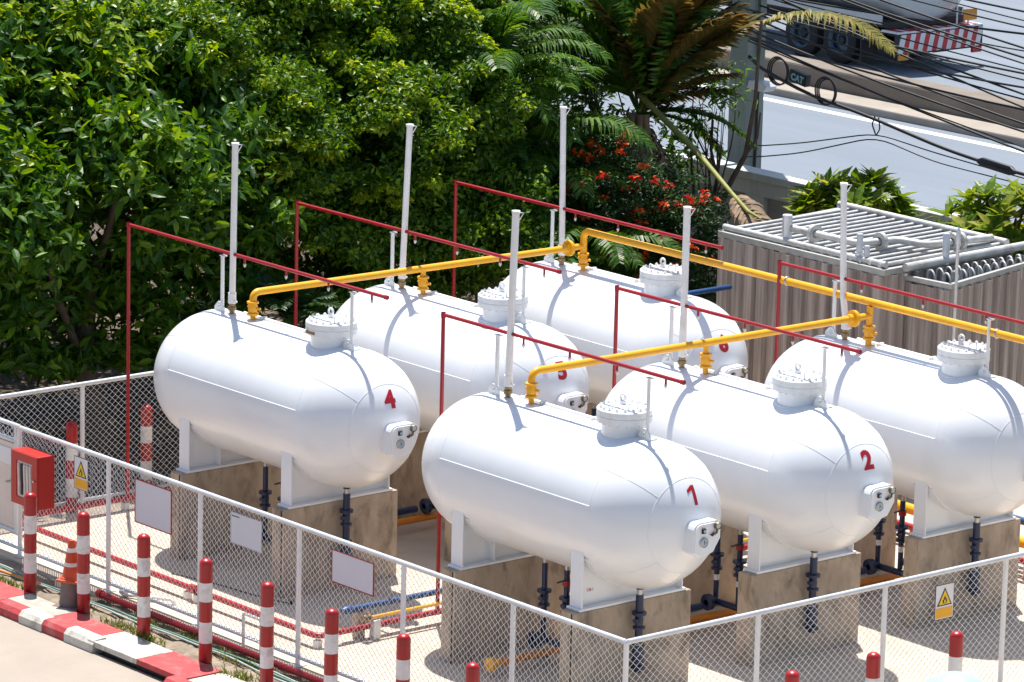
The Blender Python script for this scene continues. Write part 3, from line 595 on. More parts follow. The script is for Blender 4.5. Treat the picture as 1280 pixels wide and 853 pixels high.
# hoses, cable bundle, outer red pipe and bracket beside the soil strip
t = thing('outer_pipe', 'red pipe laid along the outside foot of the long fence', 'pipe', (-5.6, -2.58, 0))
ob('pipe_run', MB().tube([(0, 0, .035), (3.0, -.01, .03), (8.9, -.02, .03)], .040, 12), 'pipe_red', t); ob('end_cap', MB().lathe([(0, -.03), (.05, -.03), (.05, .05), (.04, .05)], (0, 0, .035), 'X', 14), 'pipe_red', t)
rng = random.Random(5)
for k, (mt, lb) in enumerate((('hose_pale', 'pale grey hose lying along the soil strip, nearest the kerb'), ('hose_green', 'green hose lying along the soil strip below the fence'), ('hose_pale', 'pale grey hose lying along the soil strip, nearest the fence'), ('pipe_orange', 'short yellowish cable on the soil at left edge'))):
    pts = []; x = -10; ph = rng.random() * 6
    while x < 3.2 if k < 3 else x < -6.4:
        pts.append((x, -2.78 - .035 * k + .035 * math.sin(x * .9 + ph) + .02 * math.sin(x * 2.3 + k), -.005 + .014 * (k % 2) + .006 * math.sin(x * 5 + k))); x += .18
    tag(ob('garden_hose', MB().tube(pts, .0125, 8), mt), lb, 'hose', 'hoses along the soil strip')
t = thing('pipe_bracket', 'small white square pipe frame standing at the fence foot', 'bracket', (-2.74, -2.42, 0))
ob('frame', MB().tube(fillet([(-.17, 0, .0), (-.17, 0, .40), (.17, 0, .40), (.17, 0, .0)], .02), .020, 8).tube([(-.17, 0, .12), (.17, 0, .12)], .016, 8), 'white_paint', t)
t = thing('tap_stand', 'small white elbow pipe on the concrete by the red main', 'pipe', (-5.15, -2.2, 0))
ob('elbow', MB().tube(fillet([(-.25, -.15, .03), (0, -.05, .05), (.35, .12, .06), (.38, .13, .0)], .05), .024, 10), 'white_paint', t); ob('tap', MB().lathe([(.0, -.05), (.04, -.05), (.05, .0), (.04, .05), (0, .05)], (-.26, -.16, .06), 'X', 12), 'galv', t)
for (a, b, lb) in (((1.95, 1.15, 0), (3.05, 2.28, 0), 'thin black wire lying on the sunlit concrete at right'), ((-5.9, -1.3, 0), (-4.0, -.9, 0), 'thin dark wire on the concrete by tank four'),):
    A, B = Vector(a), Vector(b); pts = [A.lerp(B, s) + Vector((0.02 * math.sin(s * 9), .03 * math.sin(s * 6), .008)) for s in np.linspace(0, 1, 14)]
    t = thing('ground_wire', lb, 'wire'); ob('wire', MB().tube(pts, .008, 6), 'black', t); ob('clip', MB().box(pts[-1] + Vector((0, 0, .02)), (.06, .05, .05), .4, .01), 'black', t)
t = thing('lidded_drum', 'pale blue lid showing at the bottom right edge', 'drum', (5.42, .82, 0))
ob('drum_body', MB().lathe([(.0, .0), (.27, .0), (.29, .05), (.29, 1.0), (.30, 1.02)], n=36), 'pale_blue', t); ob('lid', MB().lathe([(.285, 1.0), (.335, 1.01), (.335, 1.045), (.32, 1.06), (.14, 1.155), (.04, 1.175), (0, 1.175)], n=36), 'pale_blue', t)

# ------------------------------------------------------------------ corrugated enclosures
def corrugated(parent, p0, p1, z0, z1, pitch=.24, d=.065, ribs=3):
    p0, p1 = Vector((*p0, 0)), Vector((*p1, 0)); u = (p1 - p0); L = u.length; u.normalize(); n = Vector((u.y, -u.x, 0)); tot = int(round(L / pitch)); pt = L / tot; k = 0
    while k < tot:
        e = min(tot, k + ribs); pr = []
        for q in range(k, e): pr += [(q * pt, 0), (q * pt + pt * .40, 0), (q * pt + pt * .50, d), (q * pt + pt * .90, d)]
        pr.append((e * pt - .004, 0)); vs = []; fs = []
        jz = random.uniform(-.006, .006)
        for s, w in pr:
            for z in (z0, z1 + jz):
                vs.append(p0 + u * s + n * (w + .001) + Vector((0, 0, z))); 
        for s, w in pr:
            for z in (z0, z1 + jz): vs.append(p0 + u * s + n * (w - .003) + Vector((0, 0, z)))
        m = len(pr)
        for q in range(m - 1):
            fs.append((2 * q, 2 * q + 2, 2 * q + 3, 2 * q + 1)); o2 = 2 * m; fs.append((o2 + 2 * q, o2 + 2 * q + 1, o2 + 2 * q + 3, o2 + 2 * q + 2)); fs.append((2 * q + 1, 2 * q + 3, o2 + 2 * q + 3, o2 + 2 * q + 1))
        ob('sheet', MB().add(vs, fs), 'corrugated', parent); k = e
en = thing('cooling_enclosure', 'large weathered corrugated enclosure with rows of grey pipes on top', 'enclosure', (0, 0, 0))
A, B, Cq, Dq = (-6.95, 8.72), (-3.80, 8.75), (-3.92, 11.3), (-7.25, 11.3); ZT = 3.0
for a, b in ((A, B), (B, Cq), (Cq, Dq), (Dq, A)):
    corrugated(en, a, b, 0, ZT - .05)
    va, vb = Vector((*a, ZT)), Vector((*b, ZT)); dd = (vb - va); ob('rim_rail', MB().box((va + vb) / 2, (dd.length + .06, .075, .085), math.atan2(dd.y, dd.x), .006), 'rim_metal', en)
ob('inner_basin', MB().prism([(-6.86, 8.80), (-3.88, 8.83), (-4.0, 11.2), (-7.14, 11.2)], 'Z', 2.55, 2.62), 'water_dark', en)
for k in range(17):
    x = -6.84 + k * .184; ob('tube', MB().tube([(x, 8.76, ZT + .075), (x - .13, 11.28, ZT + .075)], .029, 10), 'coil_pipe', en)
ob('cross_header', MB().tube([(-6.95, 8.78, ZT + .09), (-3.82, 8.81, ZT + .09)], .045, 14), 'coil_pipe', en)
ob('cross_header', MB().tube([(-7.2, 11.22, ZT + .11), (-3.92, 11.22, ZT + .11)], .05, 14), 'coil_pipe', en)
hp = ob('header_pipe', MB().tube(fillet([(-5.78, 8.9, ZT + .26), (-4.6, 9.05, ZT + .22), (-4.5, 9.7, ZT + .22), (-4.1, 9.85, ZT + .2), (-4.0, 11.0, ZT + .19)], .12), .05, 14), 'coil_pipe', en)
for q, ax in (((-5.35, 8.955, ZT + .245), 'X'), ((-4.53, 9.4, ZT + .225), 'Y'), ((-4.05, 10.3, ZT + .2), 'Y'), ((-4.04, 10.42, ZT + .2), 'Y')):
    ob('pipe_flange', MB().lathe([(.06, -.03), (.125, -.03), (.125, .03), (.06, .03)], q, ax, 20), 'coil_pipe', hp)
for x, y, z0, z1, r in ((-5.80, 8.87, 2.75, 3.44, .07), (-4.36, 8.84, 3.0, 3.42, .045), (-4.22, 8.84, 2.9, 3.28, .04)):
    s = ob('stub_pipe', MB().lathe([(r, z0), (r, z1 - .01), (r * .9, z1), (0, z1)], (x, y, 0), n=18), 'galv', en); ob('collar', MB().lathe([(r, z0 + .12), (r * 1.35, z0 + .12), (r * 1.35, z0 + .17), (r, z0 + .17)], (x, y, 0), n=18), 'galv', s)
e2 = thing('coil_enclosure', 'smaller corrugated enclosure with two rows of bent grey coils on top', 'enclosure', (0, 0, 0))
A, B, Cq, Dq = (-3.74, 9.12), (-3.0, 9.20), (-3.52, 11.4), (-3.86, 11.4); ZT = 2.9
for a, b in ((A, B), (B, Cq), (Cq, Dq)):
    corrugated(e2, a, b, 0, ZT - .05)
    va, vb = Vector((*a, ZT)), Vector((*b, ZT)); dd = (vb - va); ob('rim_rail', MB().box((va + vb) / 2, (dd.length + .05, .06, .07), math.atan2(dd.y, dd.x), .006), 'rim_metal', e2)
ob('inner_basin', MB().prism([(-3.70, 9.18), (-3.08, 9.26), (-3.56, 11.34), (-3.82, 11.34)], 'Z', 2.68, 2.74), 'water_dark', e2)
ob('header_pipe', MB().tube([(-3.70, 9.05, ZT + .15), (-3.82, 11.5, ZT + .16)], .058, 16), 'coil_pipe', e2)
ob('stub_pipe', MB().lathe([(.05, ZT + .1), (.05, ZT + .50), (.04, ZT + .52), (0, ZT + .52)], (-3.74, 9.85, 0), n=16), 'galv', e2)
for row in range(2):
    for k in range(11):
        s = k / 11; y = 9.36 + s * 2.0 + row * .03; x0 = (-3.52 - .15 * s) if row == 0 else (-3.26 - .30 * s); rr = .095 * (1 - .2 * s)
        pts = [(x0 - rr * math.cos(a), y + .02 * math.cos(a), ZT - .02 + 1.35 * rr * math.sin(a)) for a in np.linspace(0, math.pi, 12)]
        pts = [(pts[0][0], pts[0][1], 2.72)] + pts + [(pts[-1][0], pts[-1][1], 2.72)]
        ob('coil_bend', MB().tube(pts, .014, 8), 'coil_pipe', e2)
t = thing('lightning_rod', 'thin galvanised rod standing in front of the coil enclosure', 'rod', (-2.85, 9.15, 0)); ob('rod', MB().tube([(0, 0, 0), (0, 0, 3.55)], .022, 8), 'galv', t); ob('rod_tip', MB().lathe([(.03, 3.5), (.035, 3.55), (.03, 3.66), (0, 3.75)], n=10), 'galv', t)
t = thing('supply_hose', 'blue hose running from tank six to the corrugated enclosure', 'hose', (-6.2, 7.4, 0)); ob('hose', MB().tube([(-.4, -1.0, 2.45), (0, 0, 2.44), (-.35, 1.15, 2.34)], .035, 10), 'pipe_blue', t)
# low pipe rack between tank three and the enclosure
for k, (mt, z, y, r, lb) in enumerate((('pipe_yellow', .42, 7.35, .07, 'thick yellow pipe'), ('pipe_red', .26, 7.15, .045, 'red pipe'), ('pipe_blue', .62, 7.55, .05, 'bright blue pipe'), ('rim_metal', .85, 7.75, .05, 'grey pipe'))):
    t = thing('rack_pipe', lb + ' seen low between the front tanks and the enclosure', 'pipe', (-4.5, y, 0), 'low pipes behind the front tanks')
    ob('pipe_run', MB().tube([(0, 0, z), (7.5, 0, z)], r, 12), mt, t)
    for x in (1, 3, 5): ob('pipe_post', MB().box((x, 0, (z - r) / 2), (.05, .05, z - r)), 'pipe_orange' if k < 2 else 'galv', t)
for x in (-1.95, -1.72, 1.4): tag(ob('hydrant_riser', MB().tube([(x, 6.95, 0), (x, 6.95, .95)], .03, 10).lathe([(.03, .5), (.06, .51), (.06, .56), (.03, .57)], (x, 6.95, 0), n=12), 'pipe_orange'), 'short orange standpipe behind the front tanks' + (', left one' if x < -1.9 else ', right one' if x < 0 else ' beyond the right edge tank'), 'pipe', 'orange standpipes')

# ------------------------------------------------------------------ utility pole and overhead cables
t = thing('utility_pole', 'square greenish concrete utility pole behind the perimeter wall', 'pole', (-15.6, 17.25, 0))
ob('shaft', MB().prism([(-.20, -.20), (.20, -.20), (.20, -.07), (.15, -.05), (.15, .05), (.20, .07), (.20, .20), (-.20, .20), (-.20, .07), (-.15, .05), (-.15, -.05), (-.20, -.07)], 'Z', -.1, 9.5), 'pole_concrete', t)
lp = ob('floodlight', MB().prism([(-.16, -.10), (.22, -.12), (.30, -.03), (.22, .03), (-.12, .03)], 'Y', -.12, .12), 'galv', t, (.42, -.12, 3.22)); ob('lamp_glass', MB().lohi((-.1, -.1, -.13), (.2, .1, -.125)), 'glass_dial', lp)
ob('conduit', MB().tube([(.38, -.14, .4), (.40, -.14, 1.8), (.42, -.14, 3.12)], .028, 8), 'black', t)
ob('cross_arm', MB().lohi((-.12, -1.1, 5.2), (.0, 1.1, 5.32)), 'galv', t)
CB = [(17.32,-10.73,5.13,-9.54,5.10), (17.32,-11.95,4.98,-9.52,4.86), (16.78,-12.12,5.00,-8.99,4.65), (16.80,-12.86,4.90,-9.00,4.50), (17.25,-14.23,4.66,-9.44,4.77), (17.19,-14.16,4.61,-9.37,4.52), (17.15,-14.12,4.54,-9.31,4.23), (16.93,-14.82,4.38,-9.11,4.23), (17.11,-14.27,4.57,-9.25,3.87), (17.11,-15.10,4.31,-9.25,3.79), (17.10,-15.08,4.21,-9.21,3.42), (16.85,-14.80,3.94,-8.99,3.69), (17.01,-14.97,3.86,-9.10,3.01), (16.99,-15.04,3.83,-9.08,3.08), (17.18,-11.12,5.09,-9.40,4.99), (17.35,-15.26,4.43,-9.49,4.04), (17.32,-14.10,4.45,-9.43,3.62), (17.08,-15.05,4.08,-9.23,3.98), (17.02,-13.26,4.84,-9.19,4.36), (16.91,-14.87,4.01,-9.03,3.34)]
rng = random.Random(11)
XP, XN = -15.45, 22.0
for k, (y, xa, za, xb_, zb_) in enumerate(CB):
    # sagging span from the pole to the next one, through both measured points
    sl = (zb_ - za) / (xb_ - xa); c = rng.uniform(.003, .006); xm = (xa + xb_) / 2
    def zf(x): return za + (x - xa) * sl + c * (x - xa) * (x - xb_) + (max(0, x + 6) ** 2) * .0065
    pts = [(x, y + (17.25 - y) * max(0, 1 - (x - XP) / 3) * .3, zf(x)) for x in np.linspace(XP, XN, 34)]
    tag(ob('overhead_cable', MB().tube(pts, rng.choice([.012, .015, .019]), 6), 'cable'), 'black overhead cable strung right from the utility pole over the road', 'cable', 'overhead cables')
pts = [(-15.4, 17.1, 3.62), (-15.04, 17.0, 3.5), (-13.89, 17, 3.22), (-12.59, 17, 3.08), (-10.79, 17, 2.80), (-9.83, 17, 2.71), (-9.06, 17, 2.66), (-4, 17, 2.55), (4, 17, 2.9), (22, 17, 5)]
t = thing('trunk_cable', 'thickest black cable with a splice sleeve, lowest of the overhead bundle', 'cable', (0, 0, 0))
ob('cable_run', MB().tube(fillet(pts, .5, 4), .030, 8), 'cable', t); ob('splice_sleeve', MB().tube([(-10.05, 17, 2.725), (-9.95, 17, 2.72), (-9.35, 17, 2.675), (-9.25, 17, 2.665)], [.035, .075, .075, .035], 12), 'cable', t)
for k, pts in enumerate(([(-15.3, 17, 2.17), (-14.93, 17, 2.22), (-14.02, 17, 2.40), (-12.3, 17, 2.82), (-11.05, 17, 2.71), (-9.06, 17, 2.60), (3, 17, 2.2)], [(-15.3, 17, 1.98), (-14.92, 17, 2.04), (-14.0, 17, 2.24), (-12.3, 17, 2.76), (-11.0, 17, 2.56), (-9.06, 17, 2.5), (3, 17, 2.1)])):
    tag(ob('drop_wire', MB().tube(fillet(pts, .4, 4), .011, 6), 'cable'), ('upper' if k == 0 else 'lower') + ' thin wire peaked at a hook below the trunk cable', 'cable', 'thin drop wires')
tag(ob('cable_hook', MB().tube(fillet([(-12.34, 17, 3.10), (-12.40, 17, 2.95), (-12.3, 17, 2.78), (-12.22, 17, 2.9), (-12.26, 17, 3.08)], .04), .012, 6), 'cable'), 'small wire hook hanging from the trunk cable', 'hook')
for x, z, r, lb in ((-14.62, 3.50, .23, 'slack cable coil beside the utility pole'), (-13.50, 3.33, .225, 'slack cable coil right of the small black box')):
    b = MB()
    for q in range(3): b.ring((x + .01 * q, 17.0 + .02 * q, z - .006 * q), r - .012 * q, .013, 'Y', 36, 6)
    tag(ob('cable_coil', b, 'cable'), lb, 'cable coil', 'coils hung on the cables')
t = thing('splice_box', 'small black box with pale blue CAT lettering hung on the cables', 'box', (-14.06, 16.97, 3.47), None, 0)
ob('box_body', MB().box((0, 0, 0), (.40, .12, .20), 0, .015), 'black', t, rot=(0, .16, 0))
cm = textmesh('CAT', .15, .006, .001); cm.materials.clear(); cm.materials.append(MT('letter_blue')); ob('lettering', cm, None, t, (.0, -.063, -.01), (R_(90), .16, 0))

# ------------------------------------------------------------------ tanker truck on the far carriageway
tk = thing('tanker_truck', 'white tanker truck with red and white striped rear bumper on the road', 'truck', (-28.3, 34.75, .12))
def ell(zc, a, b, n=28): return [(a * math.sin(2 * math.pi * k / n), zc + b * math.cos(2 * math.pi * k / n)) for k in range(n)]
bd = MB(); secs = [(-.35, .90), (-.22, .985), (-.12, 1.0), (-8.6, 1.0), (-8.8, .96), (-8.95, .88)]
secs = [(-.18, .0), (-.20, .80), (-.30, .95), (-.45, 1.0), (-8.6, 1.0), (-8.8, .94), (-8.9, .8), (-8.92, 0)]; vs = []
for x, s in secs: vs += [(x, a * max(s, .01), 1.9 + (z - 1.9) * max(s, .01)) for a, z in ell(1.9, 1.22, .95)]
bd.add(vs, [(i * 28 + k, i * 28 + (k + 1) % 28, (i + 1) * 28 + (k + 1) % 28, (i + 1) * 28 + k) for i in range(len(secs) - 1) for k in range(28)], True)
ob('tank_body', bd, 'truck_white', tk)
ob('tank_band', MB().prism(ell(1.9, 1.235, .965), 'X', -2.9, -2.84).prism(ell(1.9, 1.235, .965), 'X', -5.6, -5.54), 'galv', tk)
ob('side_skirt', MB().lohi((-8.6, -1.24, 1.0), (-.5, -1.20, 1.2)).lohi((-8.6, 1.20, 1.0), (-.5, 1.24, 1.2)), 'truck_white', tk)
ob('chassis', MB().lohi((-11.4, -.45, .62), (-.15, -.33, .90)).lohi((-11.4, .33, .62), (-.15, .45, .90)).lohi((-8.6, -1.1, .92), (-.3, 1.1, 1.06)).lohi((-1.0, -.9, .5), (-.2, .9, .62)), 'truck_dark', tk)
wt = MB().lathe([(.30, -.14), (.44, -.145), (.50, -.11), (.51, 0), (.50, .11), (.44, .145), (.30, .14)], axis='Y', n=32).mesh('wheel', 'tyre')
wr = MB().lathe([(0, .02), (.10, .0), (.12, -.03), (.26, -.03), (.31, -.148), (.285, -.152), (.24, -.10)], axis='Y', n=32).mesh('rim', 'rim_blue')
for x in (-1.75, -2.93, -10.1):
    for s in (-1, 1):
        q = ob('wheel', wt, None, tk, (x, s * 1.11, .50), (0, 0, 0 if s < 0 else math.pi)); ob('rim', wr, None, q)
        ob('hub', MB().lathe([(0, -.06), (.07, -.055), (.09, -.02)], axis='Y', n=14), 'truck_dark', q)
        ob('mudguard', MB().tube([(x + .62 * math.cos(a), s * 1.1, .52 + .62 * math.sin(a)) for a in np.linspace(.3, 2.85, 9)], .03, 6), 'truck_dark', tk)
for s in (-1, 1): ob('mud_flap', MB().lohi((-1.02, s * 1.1 - .22, .16), (-.99, s * 1.1 + .22, .75)), 'truck_dark', tk)
# striped rear bumper boards, stripe by stripe
def stripes(parent, y0, y1, z0, z1, x, n, skew=.10):
    for k in range(n):
        a, b = y0 + (y1 - y0) * k / n, y0 + (y1 - y0) * (k + 1) / n
        ob('stripe', MB().prism([(a, z0), (b, z0), (b + skew, z1), (a + skew, z1)], 'X', x, x + .03), 'stripe_red' if k % 2 else 'stripe_white', parent)
bp = ob('rear_bumper', MB().lohi((-.02, -1.30, .40), (.04, 1.30, .86)), 'truck_dark', tk)
stripes(bp, -1.28, 1.18, .44, .84, .041, 17)
ob('bumper_shelf', MB().lohi((-.45, -1.28, .861), (.05, 1.28, .90)), 'stripe_white', bp)
for k in range(9): ob('stripe', MB().prism([(-1.2 + k * .28, .9005), (-1.06 + k * .28, .9005), (-1.06 + k * .28, .905), (-1.2 + k * .28, .905)], 'X', -.44, .04), 'stripe_red', bp)
for y in (-1.1, 1.1): ob('tail_lamp', MB().box((.06, y, .36), (.06, .28, .12), 0, .01), 'lamp_amber' if y < 0 else 'stripe_red', tk)
ob('rear_plate', MB().lohi((.0, .72, 1.00), (.02, 1.12, 1.24)), 'lamp_amber', tk); ob('plate_post', MB().tube([(-.02, .55, .9), (-.02, .55, 1.75)], .02, 8).tube([(-.02, .9, .9), (-.02, .9, 1.0)], .02, 8), 'galv', tk)
for x in (-1.2, -.75): ob('side_stripe', MB().prism([(x, 1.62), (x + .18, 1.62), (x + .24, 1.72), (x + .06, 1.72)], 'Y', -1.165, -1.135), 'stripe_red', tk)
sb = ob('side_guard', MB().lohi((-8.4, -1.23, .55), (-3.9, -1.20, .70)), 'stripe_white', tk)
for k in range(8): ob('stripe', MB().lohi((-8.3 + k * .56, -1.236, .555), (-8.02 + k * .56, -1.2305, .695)), 'stripe_red', sb)
cb = ob('cab', MB().box((-10.6, 0, 1.75), (1.9, 2.4, 2.1), 0, .12), 'truck_white', tk); ob('windscreen', MB().lohi((-11.57, -1.0, 1.9), (-11.555, 1.0, 2.6)), 'glass_dial', cb)
for s in (-1, 1): ob('side_window', MB().lohi((-11.2, s * 1.203 - .004, 1.9), (-10.3, s * 1.203 + .004, 2.5)), 'glass_dial', cb)

# ------------------------------------------------------------------ vegetation
CAMP = np.array([36.4662, -31.7666, 14.7318])
def unit(a): return a / np.maximum(np.linalg.norm(a, axis=-1, keepdims=True), 1e-9)
def leaf_frames(cen, n, crad, rng, upb=.75, outb=.6, jit=.55):
    """n leaves per clump: positions, tip directions, normals"""
    N = len(cen) * n; c = np.repeat(cen, n, 0); cr = np.repeat(crad, n)
    d = unit(rng.normal(size=(N, 3))); d[:, 2] = np.abs(d[:, 2]) * .8 + d[:, 2] * .2; r = rng.random(N) ** .45
    pos = c + d * (r * cr)[:, None]
    nrm = unit(np.array([0, 0, 1.]) * upb + d * outb + rng.normal(size=(N, 3)) * jit)
    tip = unit(np.cross(nrm, rng.normal(size=(N, 3)))); tip = unit(tip + d * .7); tip -= nrm * (tip * nrm).sum(1, keepdims=True); tip = unit(tip)
    return pos, tip, nrm
def leaf_geo(pos, tip, nrm, L, asp, fold=.18, droop=.15, fine=False):
    side = np.cross(tip, nrm); L = L[:, None]; W = L * asp * .5
    if fine:
        P = lambda t, w, d: pos + tip * L * t + side * W * w + nrm * (W * abs(w) * fold * 1.6 - L * d * droop)
        V = np.stack([P(0, 0, 0), P(.26, -.86, .06), P(.60, -.88, .35), P(1, 0, 1), P(.60, .88, .35), P(.26, .86, .06), P(.30, 0, .06), P(.62, 0, .40)], 1).reshape(-1, 3); k = np.arange(len(pos))[:, None] * 8
        F = np.concatenate([k + np.array(q) for q in ((0, 6, 1), (1, 6, 7), (1, 7, 2), (2, 7, 3), (0, 5, 6), (5, 7, 6), (5, 4, 7), (4, 3, 7))], 0); return V, F
    b = pos; m = pos + tip * L * .45 - nrm * L * droop * .1; e = pos + tip * L - nrm * L * droop
    l = pos + tip * L * .42 - side * W + nrm * W * fold * 2; r = pos + tip * L * .42 + side * W + nrm * W * fold * 2
    V = np.stack([b, l, m, r, e], 1).reshape(-1, 3); k = np.arange(len(pos))[:, None] * 5
    F = np.concatenate([k + np.array([0, 2, 1]), k + np.array([0, 3, 2]), k + np.array([1, 2, 4]), k + np.array([2, 3, 4])], 0)
    return V, F
def blob_clumps(ells, dens, rng, shell=.62, low=-.75):
    """clump centres through the outer shell of several ellipsoids"""
    out = []
    for (c, r) in ells:
        c, r = np.array(c), np.array(r); n = int(dens * (r[0] * r[1] + r[1] * r[2] + r[0] * r[2]) / 3)
        d = unit(rng.normal(size=(n * 2, 3))); d = d[d[:, 2] > low][:n]; q = shell + (1 - shell) * rng.random(len(d)) ** .6
        q *= 1 + .10 * np.sin(d[:, 0] * 7 + c[0]) * np.cos(d[:, 1] * 6 + d[:, 2] * 5)
        out.append(c + d * r * q[:, None])
    return np.concatenate(out)
def trunk_mesh(base, top, r0, r1, rng, limbs=(), wob=.12, n=10):
    b = MB(); base, top = Vector(base), Vector(top); P = [base.lerp(top, s) + Vector((rng.normal(0, wob), rng.normal(0, wob), 0)) * (s * (1 - s) * 3) for s in np.linspace(0, 1, 8)]
    b.tube(P, [r0 + (r1 - r0) * s for s in np.linspace(0, 1, 8)], n)
    for e in limbs:
        e = Vector(e); s = P[int(rng.integers(2, 6))]; mid = s.lerp(e, .5) + Vector((rng.normal(0, .15), rng.normal(0, .15), .15)); b.tube(fillet([s, mid, e], .5, 4), [r1 * .8 - r1 * .6 * q for q in np.linspace(0, 1, 7)], 7)
    return b
def tree(name, label, group, base, ells, leafm, L, asp, dens, per, crad, seed, r0=.16, loose=0, leafcount=0, upb=.75, cull=True, jit=.55, low=-.75, top=None, new_highlight=0):
    rng = np.random.default_rng(seed); root = thing(name, label, 'tree', base, group); bz = np.array(base)
    cl = blob_clumps(ells, dens, rng, low=low); cr = crad * (.6 + .8 * rng.random(len(cl)))
    pos, tip, nrm = leaf_frames(cl, per, cr, rng, upb=upb, jit=jit); LL = L * (.6 + .7 * rng.random(len(pos)))
    keep = (pos[:, 2] > .12)
    if cull: keep &= ~((pos[:, 0] > -9.45) & (pos[:, 1] < 9)) 
    pos, tip, nrm, LL = pos[keep], tip[keep], nrm[keep], LL[keep]
    if leafcount:
        dist = np.linalg.norm(pos - CAMP, axis=1) - 3.0 * LL / L - .5 * nrm @ (unit(CAMP - np.array([-11, 2, 3.]))); vis = (pos[:, 2] < 5.6); order = np.argsort(np.where(vis, dist, 1e9))[:leafcount * 3]; pick = rng.choice(order, leafcount, replace=False)
        V, F = leaf_geo(np.zeros((1, 3)), np.array([[0, 1., 0]]), np.array([[0, 0, 1.]]), np.array([1.]), asp, fine=True); lm = npmesh('leaf', V, F, leafm)
        for i in pick:
            s = np.cross(tip[i], nrm[i]); M = Matrix(((s[0], tip[i][0], nrm[i][0]), (s[1], tip[i][1], nrm[i][1]), (s[2], tip[i][2], nrm[i][2]))).to_4x4() @ Matrix.Scale(LL[i] * 1.15, 4)
            o = bpy.data.objects.new('leaf', lm); COL.objects.link(o); o.parent = root; M.translation = Vector(pos[i] - bz); o.matrix_local = M
        mk = np.ones(len(pos), bool); mk[pick] = False; pos, tip, nrm, LL = pos[mk], tip[mk], nrm[mk], LL[mk]
    V, F = leaf_geo(pos - bz, tip, nrm, LL, asp, fine=L > .15); cr_ = ob('crown', npmesh('crown', V, F, leafm), None, root); cr_['kind'] = 'stuff'
    if new_highlight:  # young leaves on upper clumps, doubling as yellow-green highlights painted by leaf colour
        sc = (cl - cl.mean(0)) @ unit(np.array([.25, -.1, 1.])) + rng.normal(0, .5, len(cl)); c2 = cl[np.argsort(-sc)[:int(len(cl) * new_highlight)]]; c2 = c2 + unit(c2 - cl.mean(0)) * crad * .55
        p2, t2, n2 = leaf_frames(c2, max(8, per // 2), crad * .55 * np.ones(len(c2)), rng, upb=.9, jit=.5); kk = ~((p2[:, 0] > -9.45) & (p2[:, 1] < 9)); p2, t2, n2 = p2[kk], t2[kk], n2[kk]
        V, F = leaf_geo(p2 - bz, t2, n2, L * (.6 + .6 * rng.random(len(p2))), asp, fine=L > .15); q_ = ob('new_growth_highlight', npmesh('new_growth_highlight', V, F, 'leaf_new_highlight'), None, root); q_['kind'] = 'stuff'
    limbs = [Vector(cl[i] - bz) for i in rng.choice(len(cl), min(14, len(cl)), replace=False)]
    tp = Vector(np.array(ells[0][0]) - bz) if top is None else Vector(top) - Vector(base)
    ob('trunk', trunk_mesh((0, 0, -.15), tp, r0, r0 * .45, rng, limbs), 'bark', root)
    return root
tree('broadleaf_tree', 'large leafed green tree at the left edge behind the back fence', 'trees behind the tank yard', (-11.3, 1.5, -.1),
     [((-13.2, 1.8, 4.7), (1.5, 1.6, 1.35)), ((-12.2, .2, 1.7), (1.0, 1.8, 1.2)), ((-12.1, 3.0, 1.7), (1.0, 1.2, 1.2)), ((-11.5, -.7, 3.4), (1.3, 1.4, 1.1)), ((-11.6, 1.6, 3.6), (1.35, 1.4, 1.1)), ((-11.9, 3.5, 3.2), (1.2, 1.1, 1.1)), ((-13.1, -.6, 4.6), (1.5, 1.6, 1.3)), ((-13.4, 3.7, 4.4), (1.4, 1.3, 1.2)), ((-14.8, .8, 5.4), (1.7, 2.0, 1.3))], 'leaf_big', .215, .40, 46, 66, .44, 1, .17, leafcount=300, new_highlight=.22, upb=.5, jit=.65)
tree('ficus_tree', 'tall dense tree with small yellow-green leaves behind tanks four and five', 'trees behind the tank yard', (-14.0, 7.6, -.1),
     [((-14.3, 8.0, 4.8), (1.6, 1.8, 1.4)), ((-12.4, 5.7, 2.0), (1.0, 1.3, 1.2)), ((-12.5, 7.6, 2.0), (1.1, 1.4, 1.2)), ((-12.3, 8.9, 2.1), (1.0, 1.0, 1.1)), ((-12.7, 5.0, 3.6), (1.3, 1.3, 1.3)), ((-12.8, 7.0, 3.6), (1.4, 1.4, 1.3)), ((-13.2, 8.5, 3.6), (1.3, 1.3, 1.3)), ((-14.2, 6.0, 4.9), (1.5, 1.6, 1.3)), ((-15.0, 9.5, 4.8), (1.4, 1.4, 1.4)), ((-15.8, 7.6, 5.6), (1.8, 2.4, 1.4)), ((-13.2, 4.0, 4.6), (1.1, 1.1, 1.2))], 'leaf_small', .105, .54, 66, 215, .35, 2, .2, new_highlight=.6, upb=.45, jit=.7)
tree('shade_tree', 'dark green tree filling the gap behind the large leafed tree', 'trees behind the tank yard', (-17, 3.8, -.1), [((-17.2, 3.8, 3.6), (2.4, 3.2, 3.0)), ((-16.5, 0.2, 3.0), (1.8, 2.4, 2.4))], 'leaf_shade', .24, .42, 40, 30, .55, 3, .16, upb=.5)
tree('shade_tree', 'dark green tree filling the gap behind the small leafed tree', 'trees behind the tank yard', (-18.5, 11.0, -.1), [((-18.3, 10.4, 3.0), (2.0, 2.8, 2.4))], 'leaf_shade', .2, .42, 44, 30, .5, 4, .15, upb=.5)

tree('shade_tree', 'dark dense tree behind the coconut palm, screening the road', 'trees behind the tank yard', (-14.9, 14.2, -.1), [((-14.9, 14.0, 2.6), (1.0, 1.25, 2.0)), ((-15.8, 13.2, 3.6), (1.0, 1.1, 1.8)), ((-14.3, 12.6, 1.6), (.9, 1.2, 1.3))], 'leaf_shade', .17, .36, 36, 34, .40, 14, .1, upb=.5)
